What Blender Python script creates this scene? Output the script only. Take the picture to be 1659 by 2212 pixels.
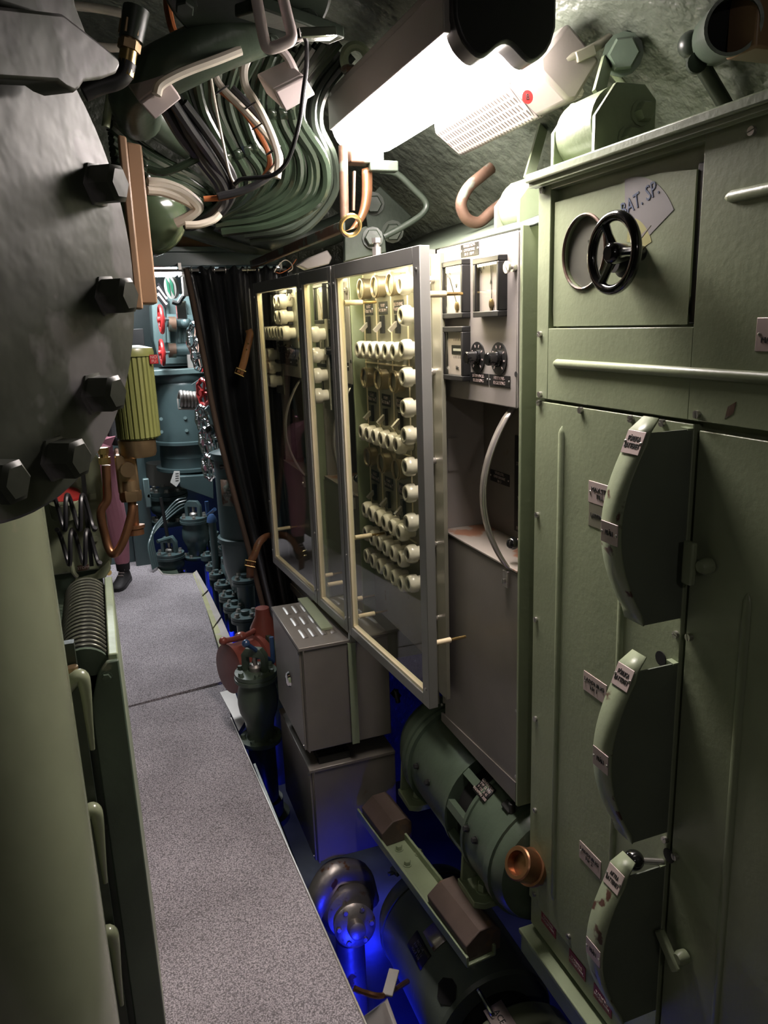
import bpy, bmesh, math, random
from mathutils import Vector as V, Matrix as Mx
random.seed(7)
for o in list(bpy.data.objects): bpy.data.objects.remove(o)
S = bpy.context.scene
COL = S.collection
PI = math.pi
# ---------------------------------------------------------------- camera
F, PX, PY, EYE = 1641.0, 829.5, 1106.0, 1.6
ya = V((200-PX, 720-PY, F)).normalized()            # corridor axis seen by the lens
za = -V((1063-PX, 7700-PY, F)).normalized()
za = (za - ya*za.dot(ya)).normalized()
xa = ya.cross(za)
def RAY(x, y):
    c = V((x-PX, y-PY, F)); return V((c.dot(xa), c.dot(ya), c.dot(za)))
def U(x, y, X=None, Y=None, Z=None):                # picture point -> place, on a known plane of the room
    r = RAY(x, y)
    t = X/r.x if X is not None else (Y/r.y if Y is not None else (Z-EYE)/r.z)
    return V((0, 0, EYE)) + r*t
cd = bpy.data.cameras.new('camera'); cam = bpy.data.objects.new('camera', cd); COL.objects.link(cam)
cd.sensor_fit = 'VERTICAL'; cd.sensor_height = 24; cd.lens = F/2212*24; cd.clip_start = .02
rt, up, bk = V((xa.x, ya.x, za.x)), -V((xa.y, ya.y, za.y)), -V((xa.z, ya.z, za.z))
m = Mx((rt, up, bk)).transposed().to_4x4(); m.translation = (0, 0, EYE); cam.matrix_world = m
S.camera = cam
# ---------------------------------------------------------------- world and light
w = bpy.data.worlds.new('world'); S.world = w; w.use_nodes = True
w.node_tree.nodes['Background'].inputs[0].default_value = (.55, .6, .6, 1)
w.node_tree.nodes['Background'].inputs[1].default_value = .02
S.view_settings.view_transform = 'Standard'; S.view_settings.look = 'None'
S.view_settings.gamma = 1; S.view_settings.use_curve_mapping = False
S.view_settings.exposure = 0.0
if hasattr(S, 'cycles'): S.cycles.max_bounces = 6; S.cycles.diffuse_bounces = 4; S.cycles.glossy_bounces = 3; S.cycles.transparent_max_bounces = 12
LAMP_E, CASE_E, FAR_E = 78.0, 60.0, 50.0             # radiance of the fluorescent cover, case strips, far lamp
def lamp(name, kind, loc, e, col, size=.1, sy=None, rot=None):
    d = bpy.data.lights.new(name, kind); d.energy = e; d.color = col
    if kind == 'AREA':
        d.shape = 'RECTANGLE'; d.size = size; d.size_y = sy or size
    else: d.shadow_soft_size = size
    o = bpy.data.objects.new(name, d); COL.objects.link(o); o.location = loc
    if rot: o.rotation_euler = rot
    return o
BLUE = (.01, .02, 1)
def strip(name, loc, aim, e, col, sx, sy): return lamp(name, 'AREA', loc, e, col, sx, sy, V(aim).to_track_quat('-Z', 'Y').to_euler())
strip('assumed_bilge_light', (.43, 1.56, -.62), (.5, .45, -.5), 13, BLUE, .05, .3)              # assumed blue strip lights under the floor edge, sources unseen
strip('assumed_bilge_light', (.8, 2.6, -.62), (.1, -.2, -.9), 1.2, BLUE, .1, .1)
strip('assumed_bilge_light', (.42, 4.1, -.14), (.5, 0, -.85), 4, BLUE, .06, .6)
strip('assumed_bilge_light', (.40, 5.0, -.14), (.5, .3, -.85), 1.5, BLUE, .06, .3)
lamp('compartment_fill', 'AREA', (.1, 5.2, 2.25), 70, (.93, .97, 1), .7, .5)       # unseen area light added to brighten the next compartment, no fixture built
lamp('passage_fill', 'POINT', (-.1, -1.0, 2.1), 7, (1, .9, .86), .06)             # unseen fill light added behind the camera to lift the near shadows
# ---------------------------------------------------------------- materials
def _n(t, k, **kw):
    n = t.nodes.new(k)
    for a, b in kw.items(): setattr(n, a, b)
    return n
MATS = {}
def mat(name, rgb, rough=.5, metal=0, bump=0, bscale=40, var=.12, vscale=6, chips=None, cth=.66, cscale=14, coat=0, spec=.5, bdist=.004):
    M = bpy.data.materials.new(name); M.use_nodes = True; t = M.node_tree; p = t.nodes['Principled BSDF']; L = t.links.new
    tc = _n(t, 'ShaderNodeTexCoord'); nz = _n(t, 'ShaderNodeTexNoise'); nz.inputs['Scale'].default_value = vscale; nz.inputs['Detail'].default_value = 6
    L(tc.outputs['Object'], nz.inputs['Vector'])
    mx = _n(t, 'ShaderNodeMix', data_type='RGBA')
    mx.inputs[6].default_value = tuple(c*(1-var) for c in rgb)+(1,); mx.inputs[7].default_value = tuple(min(1, c*(1+var)) for c in rgb)+(1,)
    cr = _n(t, 'ShaderNodeMapRange'); cr.inputs[1].default_value = .35; cr.inputs[2].default_value = .65
    L(nz.outputs['Fac'], cr.inputs[0]); L(cr.outputs[0], mx.inputs[0]); out = mx.outputs[2]
    if chips:
        n2 = _n(t, 'ShaderNodeTexNoise'); n2.inputs['Scale'].default_value = cscale; n2.inputs['Detail'].default_value = 5
        L(tc.outputs['Object'], n2.inputs['Vector'])
        c2 = _n(t, 'ShaderNodeMapRange'); c2.inputs[1].default_value = cth; c2.inputs[2].default_value = cth+.04
        L(n2.outputs['Fac'], c2.inputs[0]); m2 = _n(t, 'ShaderNodeMix', data_type='RGBA')
        L(c2.outputs[0], m2.inputs[0]); L(out, m2.inputs[6]); m2.inputs[7].default_value = tuple(chips)+(1,); out = m2.outputs[2]
    L(out, p.inputs['Base Color'])
    p.inputs['Roughness'].default_value = rough; p.inputs['Metallic'].default_value = metal
    p.inputs['Specular IOR Level'].default_value = spec
    if coat: p.inputs['Coat Weight'].default_value = coat; p.inputs['Coat Roughness'].default_value = .12
    if bump:
        n3 = _n(t, 'ShaderNodeTexNoise'); n3.inputs['Scale'].default_value = bscale; n3.inputs['Detail'].default_value = 3
        L(tc.outputs['Object'], n3.inputs['Vector']); b = _n(t, 'ShaderNodeBump'); b.inputs['Strength'].default_value = bump; b.inputs['Distance'].default_value = bdist
        L(n3.outputs['Fac'], b.inputs['Height']); L(b.outputs[0], p.inputs['Normal'])
    MATS[name] = M; return M
def emit(name, rgb, e):
    M = bpy.data.materials.new(name); M.use_nodes = True; p = M.node_tree.nodes['Principled BSDF']
    p.inputs['Base Color'].default_value = tuple(rgb)+(1,); p.inputs['Emission Color'].default_value = tuple(rgb)+(1,); p.inputs['Emission Strength'].default_value = e
    MATS[name] = M; return M
RUST = (.16, .06, .03)
mat('sage', (.255, .295, .185), .36, bump=.12, bscale=90, var=.07, vscale=5, chips=(.2, .16, .12), cth=.735, cscale=5)
mat('sage_worn', (.25, .29, .185), .4, bump=.15, bscale=60, var=.1, chips=(.07, .03, .02), cth=.61, cscale=24)
mat('sage_light', (.25, .30, .19), .35, bump=.2, bscale=60, var=.1, chips=(.35, .34, .28), cth=.7)
mat('sage_gloss', (.20, .222, .142), .25, bump=.15, bscale=30, var=.12, vscale=3, coat=.3, chips=(.30, .26, .18), cth=.7, cscale=4)
mat('plate_dark', (.06, .066, .05), .44, .1, bdist=.0045, bump=.6, bscale=14, var=.35, vscale=6, spec=.3, chips=(.19, .18, .18), cth=.52, cscale=5)
mat('green_motor', (.068, .094, .066), .36, bump=.2, bscale=50, var=.15, chips=(.16, .17, .12), cth=.7)
mat('bilge_floor', (.045, .05, .05), .3, bump=.3, bscale=12, var=.3)
mat('bilge_green', (.10, .12, .10), .35, bump=.2, bscale=50, var=.15, chips=(.2, .2, .17), cth=.7)
mat('green_dark', (.03, .04, .029), .38, bump=.35, bscale=30, var=.25)
mat('green_cable', (.02, .031, .019), .2, bump=.1, bscale=40, var=.25, vscale=8)
mat('hull_paint', (.085, .098, .075), .38, bdist=.016, bump=.9, bscale=26, var=.25, vscale=4, chips=(.2, .2, .17), cth=.72)
mat('teal', (.058, .09, .093), .33, bump=.1, bscale=50, var=.1)
mat('teal_light', (.12, .175, .175), .33, bump=.1, bscale=50, var=.1)
mat('grey', (.30, .275, .255), .42, bump=.06, bscale=120, var=.06, vscale=4)
mat('grey_box', (.20, .18, .16), .34, .25, bump=.05, bscale=120, var=.12, vscale=4, chips=(.17, .11, .07), cth=.68, cscale=7)
mat('grey_frame', (.27, .265, .25), .36, .1, var=.06)
mat('grey_olive', (.26, .25, .19), .35, .3, var=.12, chips=(.2, .13, .07), cth=.68)
mat('rust_plate', (.28, .25, .22), .5, .1, var=.1, chips=(.26, .125, .075), cth=.55, cscale=9)
mat('aluminium', (.6, .56, .53), .3, .85, var=.05)
mat('alu_plate', (.52, .42, .40), .45, .25, var=.06)
mat('steel', (.55, .53, .5), .28, .9, var=.08)
mat('chrome', (.75, .75, .76), .14, 1, var=.03)
mat('worn_steel', (.36, .33, .31), .4, .8, bump=.3, bscale=50, var=.2, chips=(.2, .09, .04), cth=.62)
mat('dull_brass', (.45, .38, .25), .35, .8, var=.1)
mat('brass', (.55, .39, .16), .25, .95, var=.12)
mat('old_brass', (.36, .25, .14), .33, .85, bump=.15, var=.2)
mat('copper', (.30, .145, .075), .32, .85, bump=.1, var=.22)
mat('rusty_iron', (.105, .06, .038), .6, .4, bump=.4, bscale=40, var=.3, chips=(.13, .15, .12), cth=.55)
mat('black', (.012, .012, .012), .45, var=.1)
mat('black_gloss', (.008, .008, .008), .08, coat=.5, var=.05)
mat('void', (.004, .004, .004), .8, var=.1)
mat('rubber', (.09, .062, .052), .6, bump=.3, var=.25, chips=(.15, .09, .06), cth=.58)
mat('porcelain', (.74, .70, .58), .18, coat=.4, var=.04)
mat('hole', (.055, .045, .032), .6, var=.1)
mat('cream', (.72, .60, .40), .4, var=.05)
mat('cream_edge', (.80, .70, .48), .3, var=.04)
mat('white_plastic', (.62, .53, .51), .4, var=.03)
mat('white_cable', (.60, .55, .46), .4, var=.06)
mat('black_cable', (.018, .018, .02), .35, var=.1)
mat('orange_cable', (.42, .13, .04), .45, var=.08)
mat('dial', (.72, .62, .64), .5, var=.02)
mat('ink', (.02, .02, .02), .6, var=0)
mat('ink_blue', (.03, .06, .14), .6, var=0)
mat('paint_white', (.75, .74, .7), .5, var=0)
mat('bare_patch', (.20, .19, .19), .5, bump=.1, var=.06)
mat('yellow_patch', (.33, .32, .12), .45, var=.06)
mat('red', (.32, .022, .022), .3, coat=.3, var=.1)
mat('red_oxide', (.21, .055, .04), .33, bump=.15, var=.12, coat=.2)
mat('red_label', (.22, .03, .04), .4, var=.1)
mat('blue', (.03, .065, .15), .3, coat=.3, var=.1)
mat('tan_box', (.27, .165, .095), .42, var=.06)
mat('olive', (.155, .165, .052), .33, var=.08, coat=.15)
mat('leather_black', (.018, .019, .02), .3, bump=.2, bscale=70, var=.2)
mat('leather_tan', (.33, .155, .06), .45, bump=.2, bscale=80, var=.15)
mat('leather_brown', (.15, .065, .03), .45, bump=.2, bscale=80, var=.15)
mat('suede_brown', (.10, .065, .045), .8, bump=.3, bscale=80, var=.2)
mat('pink_cloth', (.52, .21, .27), .8, bump=.2, bscale=90, var=.08)
mat('dark_cloth', (.025, .022, .024), .85, bump=.3, bscale=120, var=.2)
mat('shoe', (.045, .04, .042), .6, bump=.3, bscale=70, var=.25)
mat('skin', (.5, .3, .23), .5, var=.05)
mat('hair', (.06, .035, .02), .6, var=.2)
mat('seam_yellow', (.36, .35, .19), .5, bump=.2, var=.15, chips=(.42, .36, .34), cth=.6)
mat('floor_strip', (.40, .36, .34), .45, .2, bump=.15, var=.12)
mat('timber', (.28, .16, .08), .6, var=.2)
mat('green_sign', (.05, .45, .25), .4, var=.02)
emit('lamp_cover', (1, .90, .86), LAMP_E)
emit('case_strip', (1, .88, .58), CASE_E)
emit('far_lamp', (.93, .97, 1), FAR_E)
emit('sign_light', (.7, 1, .85), 1.6)
# carpet: woven loops
def carpet():
    M = mat('carpet', (.385, .345, .365), .95, var=.16, vscale=3); t = M.node_tree; L = t.links.new; p = t.nodes['Principled BSDF']
    tc = [n for n in t.nodes if n.type == 'TEX_COORD'][0]; vo = _n(t, 'ShaderNodeTexVoronoi'); vo.inputs['Scale'].default_value = 260
    L(tc.outputs['Object'], vo.inputs['Vector']); mp = _n(t, 'ShaderNodeMapRange'); mp.inputs[1].default_value = .15; mp.inputs[2].default_value = .75
    mp.inputs[3].default_value = 1.3; mp.inputs[4].default_value = .45; L(vo.outputs['Distance'], mp.inputs[0])
    base = p.inputs['Base Color'].links[0].from_socket; mu = _n(t, 'ShaderNodeMix', data_type='RGBA', blend_type='MULTIPLY'); mu.inputs[0].default_value = 1
    L(base, mu.inputs[6]); L(mp.outputs[0], mu.inputs[7]); 
    nz = _n(t, 'ShaderNodeTexNoise'); nz.inputs['Scale'].default_value = 160; L(tc.outputs['Object'], nz.inputs['Vector'])
    m3 = _n(t, 'ShaderNodeMapRange'); m3.inputs[1].default_value = .3; m3.inputs[2].default_value = .7; m3.inputs[3].default_value = .75; m3.inputs[4].default_value = 1.25; L(nz.outputs['Fac'], m3.inputs[0])
    m4 = _n(t, 'ShaderNodeMix', data_type='RGBA', blend_type='MULTIPLY'); m4.inputs[0].default_value = 1; L(mu.outputs[2], m4.inputs[6]); L(m3.outputs[0], m4.inputs[7])
    L(m4.outputs[2], p.inputs['Base Color']); b = _n(t, 'ShaderNodeBump'); b.inputs['Strength'].default_value = .7; b.inputs['Distance'].default_value = .004; b.invert = True
    L(vo.outputs['Distance'], b.inputs['Height']); L(b.outputs[0], p.inputs['Normal']); p.inputs['Specular IOR Level'].default_value = .1
carpet()
def glass():
    M = bpy.data.materials.new('glass'); M.use_nodes = True; t = M.node_tree; t.nodes.clear(); L = t.links.new
    o = _n(t, 'ShaderNodeOutputMaterial'); mx = _n(t, 'ShaderNodeMixShader'); tr = _n(t, 'ShaderNodeBsdfTransparent'); gl = _n(t, 'ShaderNodeBsdfGlossy'); lw = _n(t, 'ShaderNodeLayerWeight'); pw = _n(t, 'ShaderNodeMath', operation='POWER'); fr = _n(t, 'ShaderNodeMath', operation='MULTIPLY_ADD')
    tr.inputs[0].default_value = (.94, .95, .91, 1); gl.inputs['Roughness'].default_value = .02; lw.inputs[0].default_value = .5; pw.inputs[1].default_value = 4; fr.inputs[1].default_value = .5; fr.inputs[2].default_value = .025; L(lw.outputs['Facing'], pw.inputs[0]); L(pw.outputs[0], fr.inputs[0])
    L(fr.outputs[0], mx.inputs[0]); L(tr.outputs[0], mx.inputs[1]); L(gl.outputs[0], mx.inputs[2]); L(mx.outputs[0], o.inputs[0]); MATS['glass'] = M
glass()
def perforated():
    M = mat('perforated', (.32, .29, .27), .4, .2, var=.04); t = M.node_tree; L = t.links.new; p = t.nodes['Principled BSDF']
    tc = [n for n in t.nodes if n.type == 'TEX_COORD'][0]; sx = _n(t, 'ShaderNodeSeparateXYZ'); L(tc.outputs['Object'], sx.inputs[0])
    def cell(sock, k):
        a = _n(t, 'ShaderNodeMath', operation='MULTIPLY'); a.inputs[1].default_value = k; L(sock, a.inputs[0])
        b = _n(t, 'ShaderNodeMath', operation='SINE'); L(a.outputs[0], b.inputs[0]); return b.outputs[0]
    s = _n(t, 'ShaderNodeMath', operation='ADD'); L(sx.outputs[0], s.inputs[0]); L(sx.outputs[2], s.inputs[1])
    a = _n(t, 'ShaderNodeMath', operation='MULTIPLY'); L(cell(s.outputs[0], 700), a.inputs[0]); L(cell(sx.outputs[1], 480), a.inputs[1])
    c = _n(t, 'ShaderNodeMapRange'); c.inputs[1].default_value = .15; c.inputs[2].default_value = .4; L(a.outputs[0], c.inputs[0])
    base = p.inputs['Base Color'].links[0].from_socket; mu = _n(t, 'ShaderNodeMix', data_type='RGBA'); L(c.outputs[0], mu.inputs[0]); L(base, mu.inputs[6]); mu.inputs[7].default_value = (.06, .05, .045, 1)
    L(mu.outputs[2], p.inputs['Base Color'])
perforated()
def chequer():
    M = mat('diamond_sheet', (.06, .075, .055), .4, .2, var=.15); t = M.node_tree; L = t.links.new; p = t.nodes['Principled BSDF']
    tc = [n for n in t.nodes if n.type == 'TEX_COORD'][0]; wv = _n(t, 'ShaderNodeTexChecker'); wv.inputs['Scale'].default_value = 130; L(tc.outputs['Object'], wv.inputs['Vector'])
    b = _n(t, 'ShaderNodeBump'); b.inputs['Strength'].default_value = .8; b.inputs['Distance'].default_value = .003; L(wv.outputs['Fac'], b.inputs['Height']); L(b.outputs[0], p.inputs['Normal'])
chequer()
# ---------------------------------------------------------------- mesh helpers
WL, WM = {}, {}
def perp(a):
    a = a.normalized(); h = V((0, 0, 1)) if abs(a.z) < .9 else V((0, 1, 0))
    u = h.cross(a).normalized(); return u, a.cross(u)
class B:
    def __init__(s): s.v, s.f = [], []
    def _add(s, vs, fs):
        k = len(s.v); s.v += [V(p) for p in vs]; s.f += [[i+k for i in f] for f in fs]; return s
    def box(s, a, b, R=None, c=None):                # from corner a to corner b; R rotates about c
        a, b = V(a), V(b); vs = [V((x, y, z)) for x in (a.x, b.x) for y in (a.y, b.y) for z in (a.z, b.z)]
        if R is not None:
            c = V(c) if c is not None else (a+b)/2; vs = [c+R@(p-c) for p in vs]
        return s._add(vs, [(0, 1, 3, 2), (4, 6, 7, 5), (0, 4, 5, 1), (2, 3, 7, 6), (0, 2, 6, 4), (1, 5, 7, 3)])
    def bar(s, p, q, w, h, upv=(0, 0, 1)):           # rectangular bar from p to q
        p, q = V(p), V(q); a = (q-p).normalized(); u = V(upv).cross(a)
        u = u.normalized() if u.length > 1e-4 else perp(a)[0]; v = a.cross(u)
        vs = [e+u*(i*w/2)+v*(j*h/2) for e in (p, q) for i, j in ((-1, -1), (1, -1), (1, 1), (-1, 1))]
        return s._add(vs, [(3, 2, 1, 0), (4, 5, 6, 7)]+[(i, (i+1) % 4, 4+(i+1) % 4, 4+i) for i in range(4)])
    def cyl(s, p, q, r, r2=None, n=16): return s.lathe([(r, 0), (r if r2 is None else r2, (V(q)-V(p)).length)], p, V(q)-V(p), n)
    def lathe(s, prof, o, ax=(0, 0, 1), n=20, cap=True, a0=0.):
        o, ax = V(o), V(ax).normalized(); u, v = perp(ax); k = len(s.v)
        for r, h in prof:
            for i in range(n):
                t = 2*PI*i/n+a0; s.v.append(o+ax*h+(u*math.cos(t)+v*math.sin(t))*max(r, 1e-5))
        for j in range(len(prof)-1):
            for i in range(n):
                s.f.append([k+j*n+i, k+j*n+(i+1) % n, k+(j+1)*n+(i+1) % n, k+(j+1)*n+i])
        if cap:
            s.f.append([k+i for i in range(n)][::-1]); s.f.append([k+(len(prof)-1)*n+i for i in range(n)])
        return s
    def tube(s, pts, r, n=8, close=False):
        pts = [V(p) for p in pts]; N = len(pts); k = len(s.v)
        T = [((pts[(i+1) % N] if close or i < N-1 else pts[i])-(pts[i-1] if close or i > 0 else pts[i])).normalized() for i in range(N)]
        u = perp(T[0])[0]
        for i in range(N):
            u = (u-T[i]*u.dot(T[i])); u = u.normalized() if u.length > 1e-6 else perp(T[i])[0]; v = T[i].cross(u)
            rr = r[i] if isinstance(r, (list, tuple)) else r
            for j in range(n):
                t = 2*PI*j/n; s.v.append(pts[i]+(u*math.cos(t)+v*math.sin(t))*rr)
        for i in range(N if close else N-1):
            for j in range(n): s.f.append([k+i*n+j, k+i*n+(j+1) % n, k+((i+1) % N)*n+(j+1) % n, k+((i+1) % N)*n+j])
        if not close: s.f.append([k+j for j in range(n)][::-1]); s.f.append([k+(N-1)*n+j for j in range(n)])
        return s
    def torus(s, c, ax, R, r, n=32, m=10, a0=0, a1=2*PI):
        u, v = perp(V(ax)); c = V(c); full = abs(a1-a0-2*PI) < 1e-4
        return s.tube([c+(u*math.cos(a0+(a1-a0)*i/n)+v*math.sin(a0+(a1-a0)*i/n))*R for i in range(n if full else n+1)], r, m, full)
    def sph(s, c, r, n=16, m=10, sc=(1, 1, 1)):
        c = V(c); k = len(s.v)
        for j in range(1, m):
            for i in range(n):
                a, b = PI*j/m, 2*PI*i/n; s.v.append(c+V((r*sc[0]*math.sin(a)*math.cos(b), r*sc[1]*math.sin(a)*math.sin(b), r*sc[2]*math.cos(a))))
        s.v += [c+V((0, 0, r*sc[2])), c-V((0, 0, r*sc[2]))]; t = len(s.v)-2
        for j in range(m-2):
            for i in range(n): s.f.append([k+j*n+i, k+(j+1)*n+i, k+(j+1)*n+(i+1) % n, k+j*n+(i+1) % n])
        for i in range(n): s.f.append([t, k+i, k+(i+1) % n]); s.f.append([t+1, k+(m-2)*n+(i+1) % n, k+(m-2)*n+i])
        return s
    def prism(s, pts, ex):                            # planar polygon pushed along ex
        pts = [V(p) for p in pts]; n = len(pts); ex = V(ex)
        return s._add(pts+[p+ex for p in pts], [list(range(n))[::-1], list(range(n, 2*n))]+[[i, (i+1) % n, n+(i+1) % n, n+i] for i in range(n)])
    def grid(s, rows):                                # rows of points -> sheet
        k = len(s.v); n = len(rows[0])
        for r in rows: s.v += [V(p) for p in r]
        for j in range(len(rows)-1):
            for i in range(n-1): s.f.append([k+j*n+i, k+j*n+i+1, k+(j+1)*n+i+1, k+(j+1)*n+i])
        return s
    def hexb(s, p, ax, r, h, washer=True):            # bolt head on a washer
        p, ax = V(p), V(ax).normalized()
        if washer: s.cyl(p, p+ax*(h*.18), r*1.28, n=12)
        s.lathe([(r, h*.15), (r, h*.85), (r*.86, h)], p, ax, 6); return s
    def mesh(s, name, mt, smooth=38):
        me = bpy.data.meshes.new(name); me.from_pydata([tuple(p) for p in s.v], [], s.f)
        bm = bmesh.new(); bm.from_mesh(me); bmesh.ops.recalc_face_normals(bm, faces=bm.faces[:]); bm.to_mesh(me); bm.free()
        if mt: me.materials.append(MATS[mt])
        if smooth:
            me.polygons.foreach_set('use_smooth', [True]*len(me.polygons)); me.set_sharp_from_angle(angle=math.radians(smooth))
        return me
    def build(s, name, mt, parent=None, bevel=0, smooth=38, label=None, thick=0):
        off = WL[parent] if parent is not None else V((0, 0, 0))
        if parent is None:
            xs = [p.x for p in s.v]; ys = [p.y for p in s.v]; zs = [p.z for p in s.v]
            off = V(((min(xs)+max(xs))/2, (min(ys)+max(ys))/2, min(zs)))
        s.v = [p-off for p in s.v]
        o = bpy.data.objects.new(name, s.mesh(name, mt, smooth)); COL.objects.link(o)
        if parent is not None: o.parent = parent
        else: o.location = off
        WL[o] = V(off)
        if thick: md = o.modifiers.new('thickness', 'SOLIDIFY'); md.thickness = thick; md.offset = 0
        if bevel:
            md = o.modifiers.new('bevel', 'BEVEL'); md.width = bevel; md.segments = 2; md.limit_method = 'ANGLE'; md.angle_limit = math.radians(40)
        if label: o['label'] = label
        return o
def tag(o, label=None, cat=None, group=None, kind=None):
    if label: o['label'] = label
    if cat: o['category'] = cat
    if group: o['group'] = group
    if kind: o['kind'] = kind
    return o
def thing(name, loc, label, cat, group=None):
    o = bpy.data.objects.new(name, None); COL.objects.link(o); o.location = V(loc); o.empty_display_size = .05; WL[o] = V(loc)
    return tag(o, label, cat, group)
def solo(b, name, mt, label, cat, group=None, **k): return tag(b.build(name, mt, None, **k), label, cat, group)
def put(name, me, parent, loc, rot=None):            # a piece sharing mesh data, at a place in the room
    o = bpy.data.objects.new(name, me); COL.objects.link(o); M = Mx.Translation(V(loc))
    if rot is not None: M = M @ rot.to_4x4()
    WL[o] = V(loc); WM[o] = M.copy()
    if parent is not None:
        o.parent = parent; M = (WM[parent].inverted() if parent in WM else Mx.Translation(-WL[parent])) @ M
    o.matrix_local = M; return o
def toward(ax):                                      # turns +Z onto ax
    return V((0, 0, 1)).rotation_difference(V(ax)).to_matrix()
def copy_tree(o, delta, parent=None):
    c = o.copy(); COL.objects.link(c)
    if parent is not None: c.parent = parent
    else: c.location = o.location+V(delta)
    WL[c] = WL[o]+V(delta)
    for ch in [x for x in o.children]: copy_tree(ch, delta, c)
    return c
TEXTS = []
def text(s, c, n, size, mt, parent, upv=(0, 0, 1), name='lettering', sx=1): TEXTS.append((s, V(c), V(n).normalized(), size, mt, parent, V(upv), name, sx))
def flush_texts():
    jobs = []
    for (s, c, n, size, mt, parent, upv, name, sx) in TEXTS:
        cu = bpy.data.curves.new('t', 'FONT'); cu.body = s; cu.size = size; cu.align_x = 'CENTER'; cu.align_y = 'CENTER'; cu.extrude = .0004; cu.space_line = 1.0; cu.resolution_u = 2
        o = bpy.data.objects.new('t', cu); COL.objects.link(o); jobs.append((o, c, n, mt, parent, upv, name, sx))
    bpy.context.view_layer.update(); dg = bpy.context.evaluated_depsgraph_get()
    for (o, c, n, mt, parent, upv, name, sx) in jobs:
        me = bpy.data.meshes.new_from_object(o.evaluated_get(dg)); me.materials.clear(); me.materials.append(MATS[mt]); cu = o.data
        x = upv.cross(n).normalized(); y = n.cross(x); R = Mx((x*sx, y, n)).transposed()
        p = put(name, me, parent, c, R); bpy.data.objects.remove(o); bpy.data.curves.remove(cu)
# shared small meshes (axis +Z)
def half(r, g, h0, h1, sgn, n=7):
    return [V((r*math.cos(PI*i/(n-1))*1.0, sgn*(g+(r-g)*math.sin(PI*i/(n-1))), h0)) for i in range(n)]
def screw_mesh(r, h, mt):
    b = B().cyl((0, 0, -.002), (0, 0, h*.55), r, n=12)
    for sg in (-1, 1): b.prism(half(r*.98, r*.13, h*.5, 0, sg), (0, 0, h*.5))
    return b.mesh('screw', mt)
ME_SCREW = screw_mesh(.0062, .0055, 'steel')
ME_SCREW_S = screw_mesh(.004, .003, 'steel')
ME_RIVET = B().lathe([(.0028, 0), (.0024, .0012), (.001, .002)], (0, 0, 0), n=8).mesh('rivet', 'steel')
b = B().lathe([(.0085, 0), (.0095, .004), (.0095, .009), (.0045, .009), (.0045, .016), (.011, .016), (.0125, .019)], (0, 0, 0), n=14)
for sg in (-1, 1): b.prism(half(.0125, .0012, .019, 0, sg), (0, 0, .004))
ME_THUMB = b.mesh('thumb_screw', 'aluminium')
LEFT = toward((-1, 0, 0))
def spin(ax, deg): return Mx.Rotation(math.radians(deg), 3, ax)
# ================================================================ structure
HC, HR, Y0, Y1 = V((-.2, 0, .6)), 1.95, -1.7, 7.2
def arc_shell(name, a0, a1, n, mt):
    rows = []
    for j in range(n+1):
        a = math.radians(a0+(a1-a0)*j/n); d = V((math.cos(a), 0, math.sin(a)))
        rows.append([HC+d*HR+V((0, y, 0)) for y in (Y0, .2, 1.2, 2.2, Y1)])
    b = B().grid(rows); k = len(b.v)
    b.grid([[p+(p-HC-V((0, p.y, 0))).normalized()*.03 for p in r] for r in rows]); o = b.build(name, mt); return tag(o, kind='structure')
arc_shell('wall_right', -30, 48, 20, 'hull_paint')
arc_shell('ceiling', 48, 132, 20, 'hull_paint')
arc_shell('wall_left', 132, 210, 20, 'hull_paint')
tag(B().box((-2.2, Y0, -.86), (1.8, Y1, -.8)).build('floor_bilge', 'bilge_floor'), kind='structure')
tag(B().box((-2.2, Y0-.05, -.8), (1.8, Y0, 2.6)).build('wall_back', 'hull_paint'), kind='structure')
tag(B().box((-2.2, Y1, -.8), (1.8, Y1+.05, 2.6)).build('wall_front', 'teal'), kind='structure')
YB = 3.4
tag(B().box((-2.1, YB, -.8), (-.42, YB+.06, 2.6)).box((.8, YB, -.8), (1.75, YB+.06, 2.6)).box((-.42, YB, 1.9), (.8, YB+.06, 2.6)).build('wall_bulkhead', 'hull_paint'), kind='structure')
# floor plates with carpet
FL = B().box((-.62, Y0, -.05), (.36, 5.35, -.012)).build('floor', 'green_dark'); tag(FL, kind='structure')
def slab(pts, z0, z1, name, mt, parent, bevel=0): return B().prism([V((p.x, p.y, z0)) for p in pts], (0, 0, z1-z0)).build(name, mt, parent, bevel)
e1, e2 = U(530, 1622, Z=0), U(790, 2212, Z=0); ed = (e2-e1).normalized()
near_r = e1+ed*3.2; mid = e1-ed*.28
sL, sR = V((-.3, 3.33, 0)), U(486, 1476, Z=0)
slab([V((-.5, near_r.y, 0)), near_r, e1, mid, sR+V((0, -.003, 0)), V((-.5, sR.y-.12, 0))], -.012, .0, 'carpet_mat', 'carpet', FL)
fr = [(486, 1470), (470, 1400), (437, 1285), (421, 1240), (400, 1240), (372, 1243), (352, 1241), (340, 1228), (332, 1208), (320, 1201), (285, 1211)]
fp = [U(x, y, Z=0) for x, y in fr]
slab([V((-.5, sR.y-.115, 0))]+fp+[V((-.5, fp[-1].y, 0))], -.012, .0, 'carpet_mat', 'carpet', FL)
B().tube([p+V((0, 0, .001)) for p in (near_r, e1, mid)], .0035, 6).build('metal_edging', 'aluminium', FL)
B().tube([p+V((0, 0, .001)) for p in fp[2:10]], .006, 6).build('metal_edging', 'floor_strip', FL)
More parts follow.
